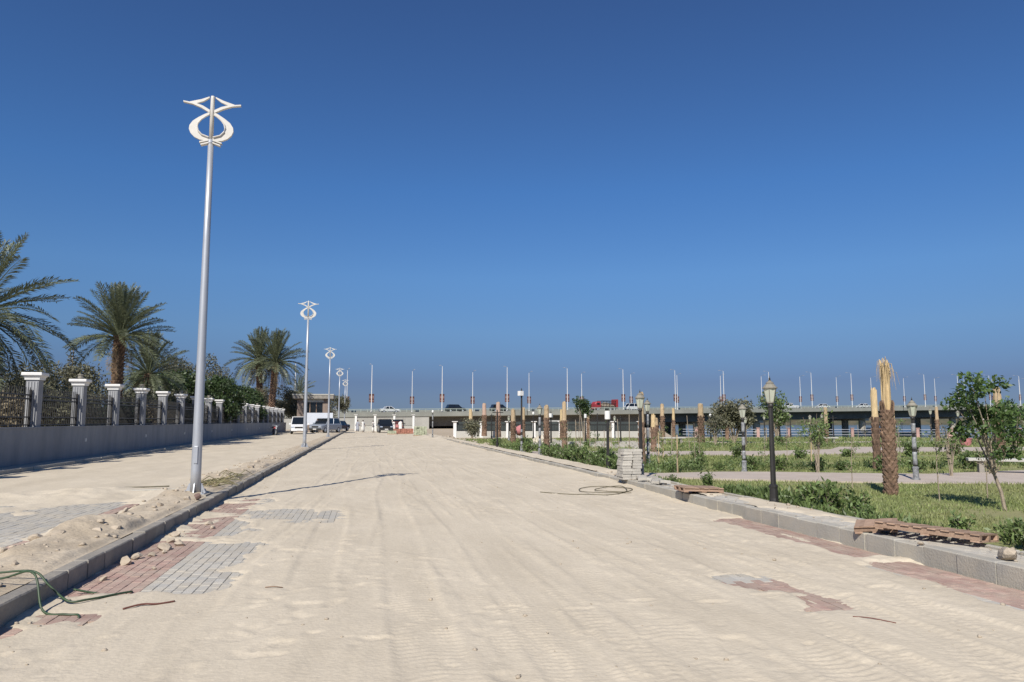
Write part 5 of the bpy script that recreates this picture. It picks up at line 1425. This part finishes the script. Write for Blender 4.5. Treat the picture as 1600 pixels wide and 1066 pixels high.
for k in range(-1, 16):
    i_ = k+14.8/SP
    bridge_lamp(f'{ORD[k+1]} white lamp post from the left in the far row on the bridge', i_, 18.2, -1, False, banner=True)
def on_bridge(kind, label, i_, off, paint, rev=False, cat='car', nm='bridge_car'):
    x, y, z = bpt(i_, off, zd(i_)+.04)
    return vehicle(nm, label, cat, x, y, z, math.atan2(BD.y, BD.x)+(math.pi/2 if not rev else -math.pi/2), paint, kind, 1.0, 'vehicles on the bridge')
on_bridge('car', 'white car on the left end of the bridge above the parked cars', .28, 1.6, CARW)
on_bridge('suv', 'dark car on the bridge left of the pinkish-wrapped palms', 1.25, 1.8, CARB)
on_bridge('pickup', 'white pickup on the bridge right of the near black lamp', 7.62, 1.8, CARW, True, 'pickup', 'bridge_pickup')
on_bridge('suv', 'dark car just left of the white pickup on the bridge', 7.25, 5.5, CARN, True)
on_bridge('car', 'small white car right of the white pickup on the bridge', 8.4, 1.8, CARW, True)
on_bridge('car', 'white car on the bridge behind the straw-topped palm', 9.45, 1.8, CARW, True)
on_bridge('car', 'dark car on the bridge at the right edge', 13.75, 1.8, CARB, True)
on_bridge('van', 'white minibus on the bridge right of the red lorry', 4.25, 1.8, CARW, True, 'van', 'bridge_van')
on_bridge('suv', 'dark car on the bridge left of the tallest wrapped palm', 2.0, 4.0, CARB)
# red lorry with a heaped load
x, y, z = bpt(3.74, 1.7, zd(3.74)+.04)
t = thing('red_lorry', 'red lorry with a heaped load and tall red tailboard on the bridge', 'lorry', (x, y, z), math.atan2(BD.y, BD.x)+math.pi/2); t.scale = (.88, .88, .88)
MB().rings([rrect(1.15, .5, 2.1, 3.9-.0, .25), rrect(1.2, .5, 2.6, 3.4, .3), rrect(1.2, .5, 2.7, 2.3, .3), rrect(1.2, .5, 2.6, 2.0, .2)]).build('cab', RED, t, smooth=False, bevel=.05)
MB().box(-1.2, 1.2, -3.6, 1.9, .75, 1.0).build('chassis', IRON, t)
MB().box(-1.22, 1.22, -3.75, -3.0, 1.0, 3.3).build('tailboard', RED, t)
b = MB()
for yy in np.arange(-2.8, 1.9, .5):
    for s in (-1, 1): b.box(s*1.15-.05, s*1.15+.05, yy-.05, yy+.05, 1.0, 2.9)
for z_ in (1.3, 2.1, 2.85):
    for s in (-1, 1): b.box(s*1.2-.03, s*1.2+.03, -2.95, 1.9, z_-.06, z_+.06)
b.build('side_rails', IRON, t)
b = MB()
for k in range(60):
    xx, yy = random.uniform(-1.0, 1.0), random.uniform(-2.7, 1.7); hh = 1.0+1.3*(1-abs(yy+.4)/2.6)*random.uniform(.7, 1)
    b.box(xx-.2, xx+.2, yy-.25, yy+.25, 1.0, hh+.3, taper=.05)
b.build('load', ROCK, t)
for sx in (-1, 1):
    for yy in (3.0, -1.2, -2.4):
        w_ = link('wheel', WH[0], t, (sx*1.05, yy, .5)); w_.scale = (1.4, 1.45, 1.45); link('rim', WH[1], w_)
    MB().box(sx*1.21-.01, sx*1.21+.01, 2.4, 3.3, 1.7, 2.3).build('side_window', GLASS_D, t)
MB().box(-.95, .95, 3.75, 3.79, 1.55, 2.0).build('windscreen', GLASS_D, t)

# ------------------------------------------------------------------ water's edge: rail with bollards, boats
edge = [(29.8, 66.9), (57.8, 55.4), (92, 42.6)]
tr = thing('waterside_railing', 'low grey railing with pinkish posts along the water', 'railing', (29.8, 66.9, .1))
b = MB()
for (x0, y0), (x1, y1) in zip(edge, edge[1:]):
    L = math.hypot(x1-x0, y1-y0)
    for z_ in (.25, .5, .72): b.tube([(x0-29.8, y0-66.9, z_), (x1-29.8, y1-66.9, z_)], .022, 5)
    n_ = int(L/2.6)
    for k in range(n_):
        u = (k+.5)/n_; wd = .13 if k % 4 else .26
        MB().box(-wd, wd, -.13, .13, -.1, .82, taper=.015).box(-wd-.03, wd+.03, -.16, .16, .82, .88).build('railing_post', mat('pink_stone', (.40, .26, .22), (.33, .21, .18), scale=4, objrand=.15), tr, loc=(x0+(x1-x0)*u-29.8, y0+(y1-y0)*u-66.9, 0), rz=math.atan2(y1-y0, x1-x0))
b.build('rails', GALV, tr)
def boat(label, x, y, rz, L, m):
    t = thing('river_boat', label, 'boat', (x, y, -1.6), rz, 'dark boats moored on the river')
    b = MB(); secs = []
    for u in (0, .1, .3, .6, .85, 1):
        w_ = L*.13*(math.sin(math.pi*min(1, .12+u*.62))**.6 if u < 1 else .12); sh = .9+.5*(2*u-1)**2
        secs.append([(-L/2+L*u, -w_, sh), (-L/2+L*u, -w_*.75, -.3), (-L/2+L*u, w_*.75, -.3), (-L/2+L*u, w_, sh)])
    b.rings(secs).build('hull', m, t)
    MB().box(-L*.30, L*.18, -L*.10, L*.10, 2.55, 2.7, taper=.05).build('canopy', CLOTH_D, t)
    for sx in (-.28, -.05, .16):
        for s in (-1, 1): MB().tube([(L*sx, s*L*.09, .8), (L*sx, s*L*.09, 2.55)], .05, 5).build('canopy_post', IRON, t)
    MB().box(-L*.28, L*.12, -L*.07, L*.07, .9, 1.9, taper=.1).build('cabin', CARN, t)
boat('dark canopied boat moored beside the bridge pier', 103, 133, .3, 17, CARN)
boat('dark boat at the right edge before the bridge', 92, 84, .25, 11, CARN)
